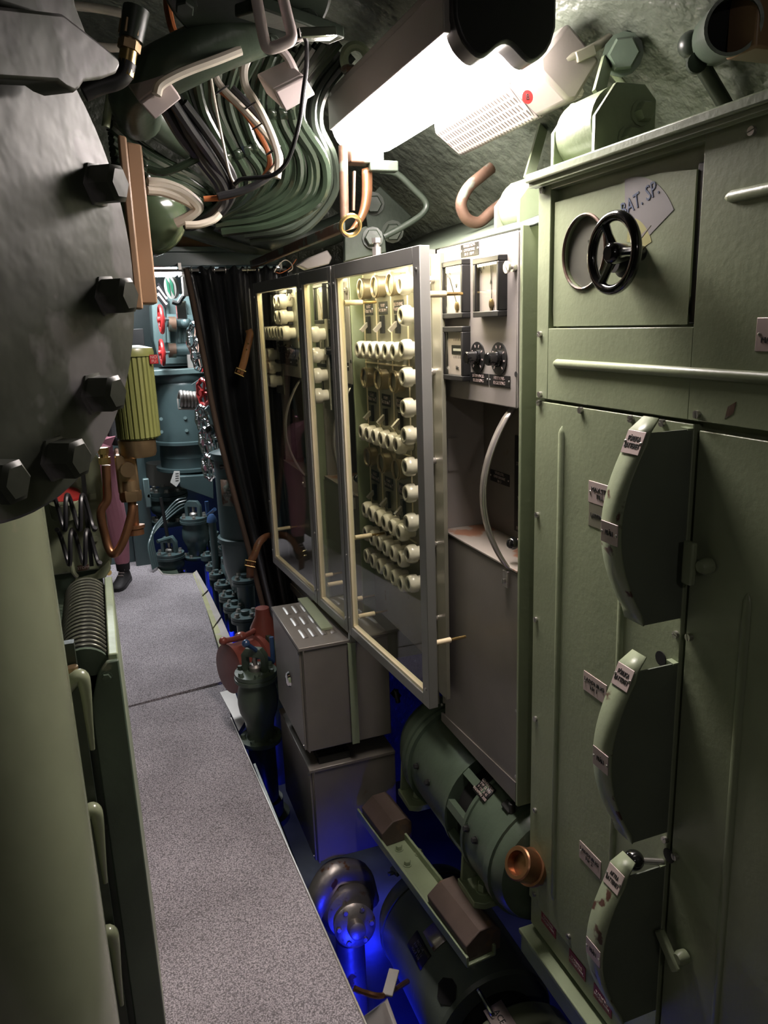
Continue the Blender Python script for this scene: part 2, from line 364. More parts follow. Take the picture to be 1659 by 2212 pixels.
# tape strips along the far carpet edge
ta = [(421, 1238), (440, 1290), (462, 1365), (478, 1412)]; tb = [(436, 1262), (462, 1320), (480, 1365), (505, 1420)]
oe = [U(x, y, Z=-.004) for x, y in ((424, 1232), (450, 1277), (478, 1335), (512, 1412))]
ie = [U(x, y, Z=-.004) for x, y in ((416, 1240), (437, 1291), (461, 1360), (481, 1425))]
me_ = [(a+b*1.2)/2.2 for a, b in zip(oe, ie)]
for i in range(3):
    g = .06
    L_ = lambda a, b, t: a+(b-a)*t
    slab([L_(oe[i], oe[i+1], g/2), L_(oe[i], oe[i+1], 1-g/2), L_(me_[i], me_[i+1], 1-g/2), L_(me_[i], me_[i+1], g/2)], -.03, .002, 'edge_plate', 'floor_strip', FL)
    slab([L_(me_[i], me_[i+1], .02), L_(me_[i], me_[i+1], 1-.03), L_(ie[i], ie[i+1], 1-.03), L_(ie[i], ie[i+1], .02)], -.03, .003, 'yellow_tape', 'seam_yellow', FL)
# left strip beside the carpet and the small steel foot plate by the valve
sp = [U(x, y, Z=0) for x, y in ((240, 1340), (262, 1395), (275, 1508), (262, 1508), (248, 1400), (232, 1330))]
slab(sp, -.02, .004, 'edge_plate', 'floor_strip', FL)
sp = [U(x, y, Z=0) for x, y in ((475, 1498), (505, 1490), (530, 1560), (516, 1582), (500, 1545))]
slab(sp, -.02, .006, 'foot_plate', 'aluminium', FL)
# ================================================================ green switch cabinet
CX0 = .85
cab = thing('switch_cabinet', (1.05, .9, .12), 'large sage green steel switch cabinet with handwheel and three lever guards', 'cabinet')
B().box((.868, .2, .32), (1.32, 1.38, 1.845)).box((.868, .2, .17), (.885, 1.38, .32)).build('body', 'sage', cab)
op = (.942, 1.342, 1.578, 1.832)       # opening Y0,Y1,Z0,Z1
up_ = B().box((.85, .2, 1.438), (.87, .942, 1.852)).box((.85, 1.342, 1.438), (.87, 1.385, 1.852)).box((.85, .942, 1.438), (.87, 1.342, 1.578)).box((.85, .942, 1.836), (.87, 1.342, 1.852))
up_.build('upper_panel', 'sage', cab, .0012)
B().box((.8685, .942, 1.578), (.869, 1.342, 1.832)).build('opening_back', 'void', cab)
B().box((.85, .928, .215), (.87, 1.385, 1.432)).build('side_panel', 'sage', cab, .0015)
B().box((.852, .2, .215), (.87, .918, 1.424)).build('door_panel', 'sage', cab, .0015)
B().bar((.838, .2, 1.858), (.838, 1.392, 1.862), .03, .016).bar((.846, .2, 1.849), (.846, 1.392, 1.849), .008, .010).bar((.95, 1.389, 1.858), (.85, 1.389, 1.858), .012, .014).build('top_rail', 'sage_light', cab, .003)
B().box((.83, .2, 1.845), (1.32, 1.39, 1.856)).build('top_plate', 'sage', cab)
def bead(p, q, w=.017, h=.008, mt='sage'):
    p, q = V(p), V(q); a = (q-p).normalized(); up2 = V((1, 0, 0)); rows = []
    side = a.cross(up2).normalized(); n = 7
    st = [(p, .05), (p+a*.006, .6), (p+a*.014, 1), (q-a*.014, 1), (q-a*.006, .6), (q, .05)]
    for c, k in st: rows.append([c+side*(w/2*k)*math.cos(PI*i/n)-V((1, 0, 0))*(h*k*math.sin(PI*i/n)) for i in range(n+1)])
    return B().grid(rows).build('pressed_bead', mt, cab)
bead((.85, 1.322, 1.511), (.85, .25, 1.508)); bead((.85, .897, 1.753), (.85, .25, 1.752))
bead((.85, 1.286, 1.39), (.85, 1.278, .285), .016, .007); bead((.85, 1.082, 1.25), (.85, 1.072, .3), .016, .007)
bead((.852, .80, 1.2), (.852, .79, .3), .016, .005)
# control door with window, handwheel, pointer and worn scale
dr = B(); dx = .856
cw, rw = V((dx, 1.238, 1.713)), .0635
ys, ye, zs, ze = .962, 1.336, 1.582, 1.812
def ring_plate(b, c, r, y0, y1, z0, z1, x, th, n=40):
    pts = []
    for i in range(n):
        a = 2*PI*i/n; d = V((0, math.cos(a), math.sin(a))); ts = []
        if abs(d.y) > 1e-6: ts.append(((y1 if d.y > 0 else y0)-c.y)/d.y)
        if abs(d.z) > 1e-6: ts.append(((z1 if d.z > 0 else z0)-c.z)/d.z)
        pts.append((c+d*r, c+d*min(ts)))
    for i in range(n):
        (a, A), (q, Q) = pts[i], pts[(i+1) % n]; k = len(b.v)
        ex = V((th, 0, 0))
        b._add([a, A, Q, q, a+ex, A+ex, Q+ex, q+ex], [(0, 1, 2, 3), (7, 6, 5, 4), (0, 3, 7, 4), (1, 5, 6, 2)])
    for cy in (y0, y1):
        for cz in (z0, z1):                           # fill the corners the fan cuts off
            best = sorted(pts, key=lambda t: (t[1]-V((c.x, cy, cz))).length)[:2]
            b._add([best[0][1], best[1][1], V((c.x, cy, cz))], [(0, 1, 2)])
    return b
ring_plate(dr, cw, rw, ys, ye, zs, ze, dx, .012)
door = dr.build('control_door', 'sage', cab, 0, smooth=0)
B().box((dx+.003, ys-.014, zs), (dx+.013, ys+.002, ze)).build('door_seal', 'black', door, .003)
B().torus(cw+V((-.001, 0, 0)), (1, 0, 0), rw+.001, .003, 40, 6).build('window_rim', 'rusty_iron', door)
B().cyl(cw+V((.0085, 0, 0)), cw+V((.0105, 0, 0)), rw-.001, n=40).build('dial_face', 'bare_patch', door)
B().cyl(cw+V((.0045, 0, 0)), cw+V((.0055, 0, 0)), rw, n=40).build('window_pane', 'glass', door)
B().bar(cw+V((.0078, -.03, -.04)), cw+V((.0078, -.002, .02)), .003, .001, (1, 0, 0)).cyl(cw+V((.0085, -.03, -.045)), cw+V((.0065, -.03, -.045)), .008, n=12).build('gauge_needle', 'ink', door)
hw = U(1325, 547, X=.80); hub = V((.80, hw.y, hw.z))
whl = B().torus(hub, (1, 0, 0), .057, .0086, 44, 12).build('handwheel_rim', 'black_gloss', cab)
B().lathe([(.011, -.012), (.0155, -.008), (.017, .0), (.0155, .02), (.012, .024), (.012, .057)], hub, (1, 0, 0), 20).build('handwheel_hub', 'black_gloss', cab)
for a in (62, 182, 302):
    d = V((0, math.cos(math.radians(a)), math.sin(math.radians(a))))
    B().tube([hub+d*.008+V((.004, 0, 0)), hub+d*.032+V((.002, 0, 0)), hub+d*.056], [.0085, .0062, .0075], 8).build('handwheel_spoke', 'black_gloss', cab)
base = V((dx-.001, 1.108, 1.684))
B().lathe([(.024, 0), (.024, .012), (.016, .016), (.016, .03)], base, (-1, 0, 0), 20).build('shaft_collar', 'black', cab)
tip = U(1408, 487, X=dx-.02); t0 = V((dx-.02, base.y, base.z)); dd = (tip-t0).normalized(); sd = dd.cross(V((1, 0, 0)))
B().prism([t0+sd*.008, tip, t0-sd*.008, t0-dd*.02], (-.002, 0, 0)).build('pointer', 'worn_steel', cab)
# worn scale: a bare annular sector above the wheel, yellow beneath it
sc_c = V((dx, 1.118, 1.688))
def sector(r0, r1, a0, a1, n, x, th):
    P = [sc_c+V((x, r1*math.cos(math.radians(a0+(a1-a0)*i/n)), r1*math.sin(math.radians(a0+(a1-a0)*i/n)))) for i in range(n+1)]
    P += [sc_c+V((x, r0*math.cos(math.radians(a1+(a0-a1)*i/n)), r0*math.sin(math.radians(a1+(a0-a1)*i/n)))) for i in range(n+1)]
    return B().prism(P, (th, 0, 0))
sector(.068, .130, 86, 150, 14, -.0006, .0008).build('scale_patch', 'bare_patch', cab, smooth=0)
sector(.03, .069, 95, 160, 14, -.0005, .0008).build('scale_patch', 'yellow_patch', cab, smooth=0)
tc_ = U(1385, 433, X=dx-.001); text('BAT. SP.', tc_+V((0, .005, .002)), (-1, 0, 0), .034, 'ink_blue', cab, upv=(0, .28, 1), name='hand_lettering', sx=.8)
for x, y in ((1168, 722), (1168, 852), (1166, 870), (1256, 886), (1365, 905), (1433, 914), (1508, 895), (1162, 1112), (1159, 1338), (1462, 1370), (1490, 1376), (1158, 1552), (1157, 1750), (1438, 1813), (1460, 1850), (1155, 1930), (1230, 2022), (1174, 411), (1628, 283)):
    put('screw', ME_SCREW, cab, U(x, y, X=CX0), LEFT @ spin('Z', random.uniform(0, 180)))
# lever guards
def guard(zt, zb, ptxt, mtxt, latch):
    H = zt-zb; n = 18; ya_, yb_ = .93, .976; P = []
    for i in range(n+1):
        t = i/n; s_ = math.sin(PI*(.2+.62*t)); P.append(V((.85-.128*(s_-.0)*.98-.002, 0, zt-H*t*1.0)))
    P[0].x, P[-1].x = .768, .775
    b = B().prism([p+V((0, ya_, 0)) for p in P]+[V((.85, ya_, zb)), V((.85, ya_, zt))], (0, .003, 0))
    g = b.build('lever_guard', 'sage_shaded', cab, smooth=0)
    top = V((.785, 0, zt+.022)); Q = [top+V((.004, 0, 0))]+P; rows = []
    for q in Q: rows.append([q+V((0, ya_-.002, 0)), q+V((0, yb_, 0))])
    rows[0] = [rows[0][0]+V((0, .007, -.002)), rows[0][1]+V((0, -.007, -.002))]
    B().grid(rows).build('guard_strip', 'sage_worn', g, thick=.003)
    B().bar((.845, .928, zt), (.845, .945, zt+.001), .012, .003).build('guard_tab', 'sage_light', g)
    def plate(k0, k1, s, sz):
        a, c = Q[k0], Q[k1]; d = (c-a).normalized(); nn = V((-1, 0, 0))-d*V((-1, 0, 0)).dot(d); nn.normalize(); mid_ = (a+c)/2+nn*.003
        hh = (c-a).length/2; pl = B().bar(mid_+V((0, ya_+.002, 0)), mid_+V((0, yb_-.002, 0)), .0015, hh*2, tuple(d)).build('name_plate', 'alu_plate', g, .001)
        text(s, mid_+V((0, (ya_+yb_)/2, 0))+nn*.0012, nn, sz, 'ink', g, upv=tuple(-d), sx=.62)
        for yy in (ya_+.005, yb_-.005): put('rivet', ME_RIVET, g, mid_+V((0, yy, 0))+nn*.0008, toward(nn))
    plate(1, 3, ptxt, .0115); plate(9, 11, mtxt, .0125)
    return g
mat('sage_shaded', (.13, .15, .115), .5, bump=.1, bscale=90, var=.08)  # darker copy of the sage, shade of the guards' unlit sides put into the colour
G = [guard(1.425, 1.113, 'FÖRLIGA\nBATTERIET', 'FRÅN', 1), guard(1.033, .708, 'FÖRLIGA\nBATTERIET', 'FRÅN', 0), guard(.64, .32, 'AKTRA\nBATTERIET', 'FRÅN', 1)]
for (x0, y0, x1, y1, s) in ((1273, 1037, 1311, 1085, 'MAX.STR.\nTILL'), (1262, 1447, 1316, 1500, 'LADDNING\nNr 1'), (1253, 1814, 1310, 1860, 'LADDNING\nNr 2')):
    a = U(x0, y0, X=.85); zb = a.z-.042
    B().box((.8485, a.y-.075, zb), (.8505, a.y, a.z)).build('name_plate', 'alu_plate', cab, .0008)
    text(s, (.848, a.y-.036, (a.z+zb)/2), (-1, 0, 0), .0125, 'ink', cab)
    put('rivet', ME_RIVET, cab, (.8485, a.y-.006, (a.z+zb)/2), LEFT)
a = U(1273, 1085, X=.85); B().box((.849, a.y-.07, a.z-.045), (.8505, a.y, a.z)).build('name_plate', 'grey_olive', cab, .0008)
text('LADDNING', (.8485, a.y-.035, a.z-.022), (-1, 0, 0), .011, 'ink', cab)
a = U(1637, 686, X=.85); B().box((.8485, a.y-.07, a.z-.045), (.8505, a.y, a.z)).build('name_plate', 'alu_plate', cab, .002)
text('MANÖVER', (.848, a.y-.036, a.z-.03), (-1, 0, 0), .011, 'ink', cab); put('rivet', ME_RIVET, cab, (.8485, a.y-.006, a.z-.022), LEFT)
# lever with ball in the lowest guard
p = U(1369, 1858, Y=.955)
B().sph(p, .0185, 20, 14).build('lever_ball', 'black_gloss', cab)
B().cyl(p, (.85, .935, p.z-.004), .006, n=10).build('lever_rod', 'steel', cab)
for (x, y, z) in ((1445, 1848, .012), (1428, 1422, .012)):
    q = U(x, y, X=.849); B().cyl(q, q+V((-.0015, 0, 0)), .013, n=16).build('lever_slot', 'void', cab)
# latches on the door panel
for (x0, y0, x1, y1) in ((1492, 1170, 1486, 1262), (1424, 2008, 1462, 2098)):
    a, c = U(x0, y0, X=.83), U(x1, y1, X=.83); sd = V((0, -1, 0))
    lt = B().bar(a, c, .022, .011, (1, 0, 0)).build('turn_latch', 'sage', cab, .003)
    mm = (a+c)/2+V((0, -.022, 0)); B().lathe([(.012, 0), (.013, -.012), (.009, -.02)], (.85, mm.y, mm.z), (1, 0, 0), 16).build('latch_boss', 'sage', lt)
# kick strip with red labels and ledge
B().box((.853, .2, .14), (.868, 1.38, .212)).build('kick_panel', 'sage', cab, .001)
B().box((.825, .2, .108), (.9, 1.392, .122)).box((.832, .2, .05), (.84, 1.392, .11)).build('bottom_ledge', 'sage_light', cab, .003)
for (x, y) in ((1170, 1962), (1230, 2048), (1283, 2122)):
    a = U(x, y, X=.852); B().box((.8515, a.y-.062, a.z-.035), (.8535, a.y, a.z)).build('warning_label', 'red_label', cab); text('VARNING\nHÖGSPÄNN.', (.851, a.y-.03, a.z-.018), (-1, 0, 0), .0095, 'alu_plate', cab)
# small paint scars
for (x0, y0, x1, y1) in ((1565, 905, 1590, 868),):
    a, c = U(x0, y0, X=.8495), U(x1, y1, X=.8495); B().prism([a, (a+c)/2+V((0, -.006, -.004)), c, (a+c)/2+V((0, .005, .005))], (.001, 0, 0)).build('paint_scar', 'rusty_iron', cab, smooth=0)
# ---------------------------------------------------------------- shock mounts
def mount(c, r, y0, y1, zb, w, label, strap):
    t = thing('shock_mount', (c.x, (y0+y1)/2, zb), label, 'mount', 'shock mounts between the cabinets and the hull')
    B().lathe([(r*.72, 0), (r, .004), (r, y1-y0-.028), (r*.72, y1-y0-.024)], (c.x, y0+.014, c.z), (0, 1, 0), 32).build('rubber_drum', 'sage_light', t)
    for yy in (y0, y1-.012):
        P = [(c.x-w, zb), (c.x+w, zb), (c.x+w, c.z+.035), (c.x+w*.6, c.z+.058), (c.x-w*.35, c.z+.058), (c.x-w, c.z+.005)]
        B().prism([V((x, yy, z)) for x, z in P], (0, .011, 0)).build('cheek_plate', 'sage_light', t, .002)
    for dx_, dz in ((.03, .012), (.005, -.03)):
        B().hexb((c.x+dx_, y0, c.z+dz), (0, -1, 0), .017, .02).build('bolt', 'sage_light', t)
    B().box((c.x-w-.01, y0-.01, zb), (c.x+w+.01, y1+.01, zb+.008)).build('foot', 'sage', t)
    if strap:
        B().bar(V((c.x-.01, (y0+y1)/2, c.z+r*.9)), strap, .026, .007, (0, 1, 0)).build('strap', 'sage_light', t)
    return t
mount(V((.905, 0, 1.926)), .06, 1.195, 1.335, 1.857, .062, 'sage green shock mount drum on top of the green cabinet', U(1318, 105, Y=1.42))
# ================================================================ grey converter cabinets
mount(V((1.0, 0, 1.855)), .062, 1.60, 1.72, 1.79, .068, 'sage green shock mount drum behind the grey meter panel', U(1180, 250, Y=1.8))
def meter(x, y0, y1, z0, z1, unit, tilt, bar, parent):          # y0 near, y1 far
    w = .013
    fr_ = B().box((x, y0, z0), (x+.027, y1, z0+w)).box((x, y0, z1-w), (x+.027, y1, z1)).box((x, y0, z0+w), (x+.027, y0+w*.75, z1-w)).box((x, y1-w, z0+w), (x+.027, y1, z1-w))
    g = fr_.build('meter', 'black', parent, .002)
    B().box((x+.0115, y0+.004, z0+.004), (x+.0265, y1-.004, z1-.004)).build('dial', 'dial', g)
    c = V((x+.0098, (y0+y1)/2-.012, z0+.034)); x -= .0066
    if bar:
        B().box((x+.0172, y0+.013, (z0+z1)/2-.002), (x+.018, y1-.035, (z0+z1)/2+.02)).build('scale_window', 'ink', g)
        B().box((x+.0166, y0+.013, (z0+z1)/2+.006), (x+.0172, y1-.045, (z0+z1)/2+.012)).build('scale_reed', 'paint_white', g)
        for k in range(7):
            for s_ in (-.012, .03): B().box((x+.0174, y0+.016+k*.009, (z0+z1)/2+s_), (x+.018, y0+.0168+k*.009, (z0+z1)/2+s_+.006)).build('tick', 'ink', g)
    else:
        a = math.radians(tilt); d = V((0, math.sin(a), math.cos(a)))
        B().bar(c, c+d*.075, .0015, .001, (1, 0, 0)).build('needle', 'ink', g)
        B().lathe([(.011, 0), (.011, .0015), (.007, .003)], c+V((.0005, 0, -.006)), (-1, 0, 0), 16).bar(c+V((0, 0, -.005)), c+V((0, 0, -.03)), .007, .003, (1, 0, 0)).build('needle_boss', 'old_brass', g)
        for k in range(9):
            a = math.radians(-38+k*9.5+8); e = V((0, math.sin(a), math.cos(a)))
            if abs((c+e*.085).y-(y0+y1)/2) < (y1-y0)/2-w: B().bar(c+e*.078, c+e*.086, .0012, .0008, (1, 0, 0)).build('tick', 'ink', g)
    text(unit, (x+.0172, (y0+y1)/2-.008, z0+(.03 if bar else .075)), (-1, 0, 0), .014, 'ink', g)
    x += .0066; B().box((x+.003, y0+.009, z0+w), (x+.0038, y1-.012, z1-w)).build('meter_glass', 'glass', g)
def grey_cabinet(label):
    xf, y0, y1 = .85, 1.45, 1.868
    t = thing('converter_cabinet', (1.0, (y0+y1)/2, .44), label, 'cabinet', 'grey converter cabinets in a row')
    B().box((xf-.004, y0-.012, .43), (1.2, y0-.002, 1.785)).build('side_panel', 'sage', t, .002)
    B().box((xf+.012, y1-.002, .46), (1.2, y1+.012, 1.78)).build('side_panel', 'grey', t, .001)
    B().box((xf, y0, 1.41), (1.2, y1-.004, 1.776)).build('meter_housing', 'grey', t, .002)
    pn = B().box((xf-.005, y0+.006, 1.409), (xf, y1-.006, 1.776)).build('meter_panel', 'grey', t, .004)
    B().box((xf+.13, y0, 1.03), (xf+.135, y1-.004, 1.41)).build('recess_back', 'grey_box', t)
    lw = B().box((xf, y0, .46), (1.2, y1+.0, 1.032)).build('lower_housing', 'grey_box', t, .003)
    B().box((xf-.002, y0+.003, 1.032), (xf+.13, y1-.004, 1.037)).build('shelf', 'rust_plate', t, .001)
    B().prism([(xf-.003, y0, .435), (xf-.003, y1+.02, .435), (xf-.003, y1+.02, .462), (xf-.003, y0, .49)], (.006, 0, 0)).build('bottom_lip', 'grey_box', t)
    meter(.823, 1.673, 1.794, 1.605, 1.739, 'V', 32, False, pn); meter(.823, 1.498, 1.619, 1.605, 1.733, 'A', 2, False, pn); meter(.823, 1.674, 1.791, 1.456, 1.586, 'Hz', 0, True, pn)
    for y in (1.635, 1.532):
        c = V((xf-.005, y, 1.514)); k = B().lathe([(.036, 0), (.036, .003)], c, (-1, 0, 0), 32).build('control_dial', 'black', pn)
        B().lathe([(.0185, .003), (.0185, .008), (.015, .009), (.0145, .03), (.012, .033)], c, (-1, 0, 0), 24).build('knob', 'black_gloss', k)
        for j in range(8):
            a = math.radians(-140+j*40); B().bar(c+V((-.0035, .024*math.sin(a), .024*math.cos(a))), c+V((-.0035, .03*math.sin(a), .03*math.cos(a))), .003, .0008, (1, 0, 0)).build('mark', 'alu_plate', k)
    def plate(ya, yb, za, zb, s, sz, par=pn, x=xf-.0065):
        g = B().box((x, ya, za), (x+.0015, yb, zb)).build('name_plate', 'black', par, .001); text(s, (x-.0004, (ya+yb)/2, (za+zb)/2), (-1, 0, 0), sz, 'alu_plate', par)
        for yy in (ya+.004, yb-.004): put('rivet', ME_RIVET, par, (x, yy, (za+zb)/2), LEFT)
    plate(1.582, 1.681, 1.452, 1.478, 'SPÄNNINGS-\nREGLERING', .0105); plate(1.482, 1.578, 1.452, 1.478, 'FREKVENS-\nREGLERING', .0105)
    plate(1.628, 1.72, 1.744, 1.773, 'VÄXELSTRÖM-\nOMFORMARE\nNr 3   110 V', .0092)
    plate(1.72, 1.825, 1.170, 1.202, 'VÄXELSTR.\nOMFORMARE\nNr 3', .0105, t, xf+.1285)
    B().box((xf+.126, 1.615, 1.06), (xf+.129, 1.69, 1.312)).build('switch_plate', 'black', t, .004)
    for z, s in ((1.07, 'FRÅN'), (1.15, 'TILL'), (1.24, 'START')): text(s, (xf+.1255, 1.66, z), (-1, 0, 0), .013, 'alu_plate', t)
    put('thumb_screw', ME_THUMB, pn, (xf-.005, 1.464, 1.704), LEFT @ spin('Z', 40))
    B().lathe([(.006, 0), (.006, .001)], (xf-.0045, 1.459, 1.483), (-1, 0, 0), 12).build('screw_hole', 'void', pn)
    # arched grab handle, ball lever
    P = []
    for i in range(19):
        u = i/18; P.append(V((.862-.076*math.sin(PI*u)**.8, 1.5, 1.405-.385*u)))
    b = B(); rows = []
    for i, q in enumerate(P):
        rows.append([q+V((0, -.011, 0)), q+V((0, .011, 0))])
    h = B().grid(rows).build('grab_handle', 'aluminium', t, thick=.006)
    B().box((.843, 1.489, .985), (.85, 1.511, 1.025)).build('handle_foot', 'aluminium', h, .001); put('screw', ME_SCREW, h, (.843, 1.5, 1.0), LEFT)
    B().sph((.868, 1.508, 1.087), .0155, 20, 12).build('lever_ball', 'black_gloss', t); B().cyl((.868, 1.508, 1.087), (.98, 1.468, 1.14), .0055, n=10).build('lever_rod', 'alu_plate', t)
    B().box((xf-.002, 1.87, .5), (xf+.003, 1.878, 1.02)).build('edge_strip', 'grey_olive', t)
    for (x, y) in ((945, 1513), (955, 1522), (1117, 1535), (1115, 1677)): put('screw', ME_SCREW_S, lw, U(x, y, X=.849), LEFT)
    B().box((xf+.02, 1.862, 1.2), (xf+.05, 1.866, 1.29)).build('terminal_box', 'grey', t)
    return t
gc1 = grey_cabinet('grey converter cabinet with three meters beside the green cabinet')
gc2 = copy_tree(gc1, (-.075, .92, 0)); gc2['label'] = 'grey converter cabinet seen through the middle glass cover'
gc3 = copy_tree(gc1, (-.135, 1.36, 0)); gc3['label'] = 'grey converter cabinet seen through the farthest glass cover'
# ================================================================ fuse panels
ME_FUSE = B().lathe([(.020, -.05), (.020, -.028), (.0265, -.027), (.0275, -.018), (.0265, -.008), (.022, -.001), (.018, 0), (.0145, -.001), (.0135, -.012)], (0, 0, 0), n=22, cap=False).mesh('fuse', 'porcelain')
ME_HOLE = B().cyl((0, 0, -.014), (0, 0, -.006), .0142, n=16).mesh('fuse_bore', 'hole')
ME_RING = B().lathe([(.03, -.03), (.03, -.012), (.0325, -.011), (.0325, -.006), (.0305, -.005), (.031, 0), (.027, 0), (.026, -.006)], (0, 0, 0), n=24, cap=False).mesh('lamp_ring', 'dull_brass')
ME_LENS = B().lathe([(.0265, -.012), (.0265, -.008), (.018, -.006)], (0, 0, 0), n=24).mesh('lamp_lens', 'grey_olive')
def fuse(par, p):
    f = put('fuse', ME_FUSE, par, p, LEFT); put('bore', ME_HOLE, f, p, LEFT)
fp_ = thing('fuse_panel', (.83, 2.13, .64), 'grey switchboard with rows of white porcelain fuses behind the near glass cover', 'fuse panel')
B().box((.812, 1.888, .64), (.835, 2.352, 1.768)).build('board', 'grey_olive', fp_, .002)
for y in (1.982, 2.108, 2.232, 2.345): B().box((.8085, y-.0012, .99), (.812, y+.0012, 1.765)).build('divider', 'cream_edge', fp_)
for z in (1.478, 1.225, .975): B().box((.808, 1.96, z), (.812, 2.35, z+.004)).build('divider', 'cream_edge', fp_)
for z in (1.522, 1.265, 1.010, .930, .853):
    for k in range(6): fuse(fp_, V((.76, 1.978+.0615*k, z)))
for k, z in enumerate((1.695, 1.617, 1.53, 1.457, 1.375, 1.3, 1.213, 1.138, 1.054, .962, .873)): fuse(fp_, V((.76, 1.914, z)))
for zr, zl, zt in ((1.703, 1.643, 1.592), (1.436, 1.372, 1.318), (1.183, 1.115, 1.058)):
    for j, y in enumerate((2.05, 2.175, 2.30)):
        r = put('indicator_lamp', ME_RING, fp_, (.78, y-.012, zr), LEFT); put('lens', ME_LENS, r, (.78, y-.012, zr), LEFT)
        B().box((.8105, y-.036, zl-.018), (.812, y+.036, zl+.018)).build('name_plate', 'ink', fp_); text(('BELYSNING\nMASKINRUM', 'PUMP\nAKTER Nr 1', 'FLÄKT\nFÖRUT Nr 2')[j], (.810, y, zl), (-1, 0, 0), .0135, 'alu_plate', fp_)
        for s_ in (-.033, .033): put('rivet', ME_RIVET, fp_, (.8105, y+s_, zl), LEFT)
        tg = B().box((.802, y-.01, zt-.022), (.812, y+.01, zt+.03)).build('toggle_switch', 'black', fp_, .001)
        B().bar((.805, y, zt+.008), (.782, y, zt-.014), .014, .011).build('toggle_lever', 'aluminium', tg)
B().box((.818, 1.784, .56), (.83, 1.838, 1.762)).build('side_strip', 'grey_olive', fp_, .001); B().box((.812, 1.844, .56), (.83, 1.884, 1.762)).build('side_strip', 'grey_olive', fp_, .001)
for x_, y_ in ((936, 605), (938, 803), (940, 995), (941, 1175), (943, 1335)): put('thumb_screw', ME_THUMB, fp_, U(x_, y_, X=.818), LEFT @ spin('Z', y_*1.7))
B().box((.83, 1.872, .5), (.835, 1.98, 1.77)).build('mounting_strip', 'grey_olive', fp_, .001)
# fuse strips in the far covers
for (x, ys_, zs_, col, lab, yb0, yb1, zb0, zb1) in (
    (.655, [2.84+.052*i for i in range(8)], [1.575], [(3.17, 1.49), (3.12, 1.49), (3.17, 1.44), (3.12, 1.44), (3.17, 1.385), (3.12, 1.385), (2.93, 1.69), (2.86, 1.69), (2.93, 1.635), (2.86, 1.635)], 'row of white fuses on a narrow board behind the farthest glass cover', 2.8, 3.26, 1.52, 1.72),
    (.70, [2.60], [1.57], [(2.60, 1.50), (2.60, 1.43), (2.60, 1.36)], 'single column of white fuses behind the middle glass cover', 2.57, 2.64, 1.31, 1.62)):
    t = thing('fuse_panel', (x+.05, (yb0+yb1)/2, zb0), lab, 'fuse panel')
    B().box((x+.05, yb0, zb0), (x+.056, yb1, zb1)).build('board', 'grey_olive', t, .001)
    if len(col) > 5: B().box((x+.05, 3.08, 1.33), (x+.056, 3.22, 1.53)).build('board', 'grey_olive', t, .001)
    for y in ys_: fuse(t, V((x, y, zs_[0])))
    for y, z in col: fuse(t, V((x, y, z)))
# ================================================================ glazed covers
CA, CB = V((.70, 1.634, 0)), V((.605, 3.06, 0)); cdv = (CB-CA).normalized(); cn = V((-cdv.y, cdv.x, 0)); Z0c, Z1c = .63, 1.765
def P3(s, d, z): return CA+cdv*s-cn*d+V((0, 0, z))
def cover(s0, s1, label, rt_w, posts):
    c = thing('glazed_cover', P3((s0+s1)/2, .012, Z0c), label, 'glass cover', 'framed glass covers over the switchboard')
    def member(nm, sa, sb, za, zb, mt, d0=0, d1=.026, bv=.0015):
        v = [P3(s, d, z) for s in (sa, sb) for d in (d0, d1) for z in (za, zb)]
        b = B(); b._add(v, [(0, 1, 3, 2), (4, 6, 7, 5), (0, 4, 5, 1), (2, 3, 7, 6), (0, 2, 6, 4), (1, 5, 7, 3)]); return b.build(nm, mt, c, bv)
    member('stile', s0, s0+rt_w, Z0c, Z1c, 'grey_frame'); member('stile', s1-.026, s1, Z0c, Z1c, 'grey_frame')
    member('top_rail', s0+rt_w, s1-.026, Z1c-.038, Z1c, 'grey_frame'); member('bottom_rail', s0+rt_w, s1-.026, Z0c, Z0c+.03, 'grey_frame')
    member('cream_bead', s1-.036, s1-.026, Z0c+.03, Z1c-.038, 'cream_edge', .004, .02, 0); member('cream_bead', s0+rt_w, s1-.036, Z0c+.03, Z0c+.038, 'cream_edge', .004, .02, 0)
    member('pane', s0+rt_w, s1-.026, Z0c+.03, Z1c-.038, 'glass', .010, .013, 0)
    for s_, z in ((s0+rt_w/2, Z1c-.05), (s0+rt_w/2, Z0c+.05), (s1-.013, Z1c-.05), (s1-.013, Z0c+.06), (s1-.013, .9)): put('screw', ME_SCREW_S, c, P3(s_, 0, z), toward(cn))
    for s_, z in posts:
        p = P3(s_, .02, z); B().cyl(p, p-cn*.055, .0075, n=12).build('spacer', 'cream', c); B().cyl(p-cn*.055, p-cn*.10, .004, n=8).build('stud', 'brass', c)
    st = B().cyl(P3(s0+.03, .03, Z1c-.028), P3(s1-.03, .03, Z1c-.028), .008, n=10).build('strip_lamp', 'case_strip', c)
    B().bar(P3(s0+.02, .036, Z1c-.012), P3(s1-.02, .036, Z1c-.012), .03, .01).build('strip_holder', 'grey_frame', c)
    return c
cover(0, .56, 'nearest and widest glass cover in a grey metal frame', .036, [(.02, 1.66), (.02, .80), (.52, .70), (.52, .96), (.52, 1.66)])
cover(.568, .86, 'narrow middle glass cover in a grey metal frame', .026, [(.62, 1.66), (.80, .72), (.62, .72)])
cover(.866, 1.43, 'farthest glass cover in a grey metal frame beside the curtain', .026, [(1.40, .78), (.90, .72)])
p = U(921, 900, X=.755); solo(B().cyl((p.x, p.y, .66), (p.x, p.y, 1.74), .0018, n=6), 'brass_rod', 'brass', 'thin vertical brass rod beside the nearest glass cover', 'rod')
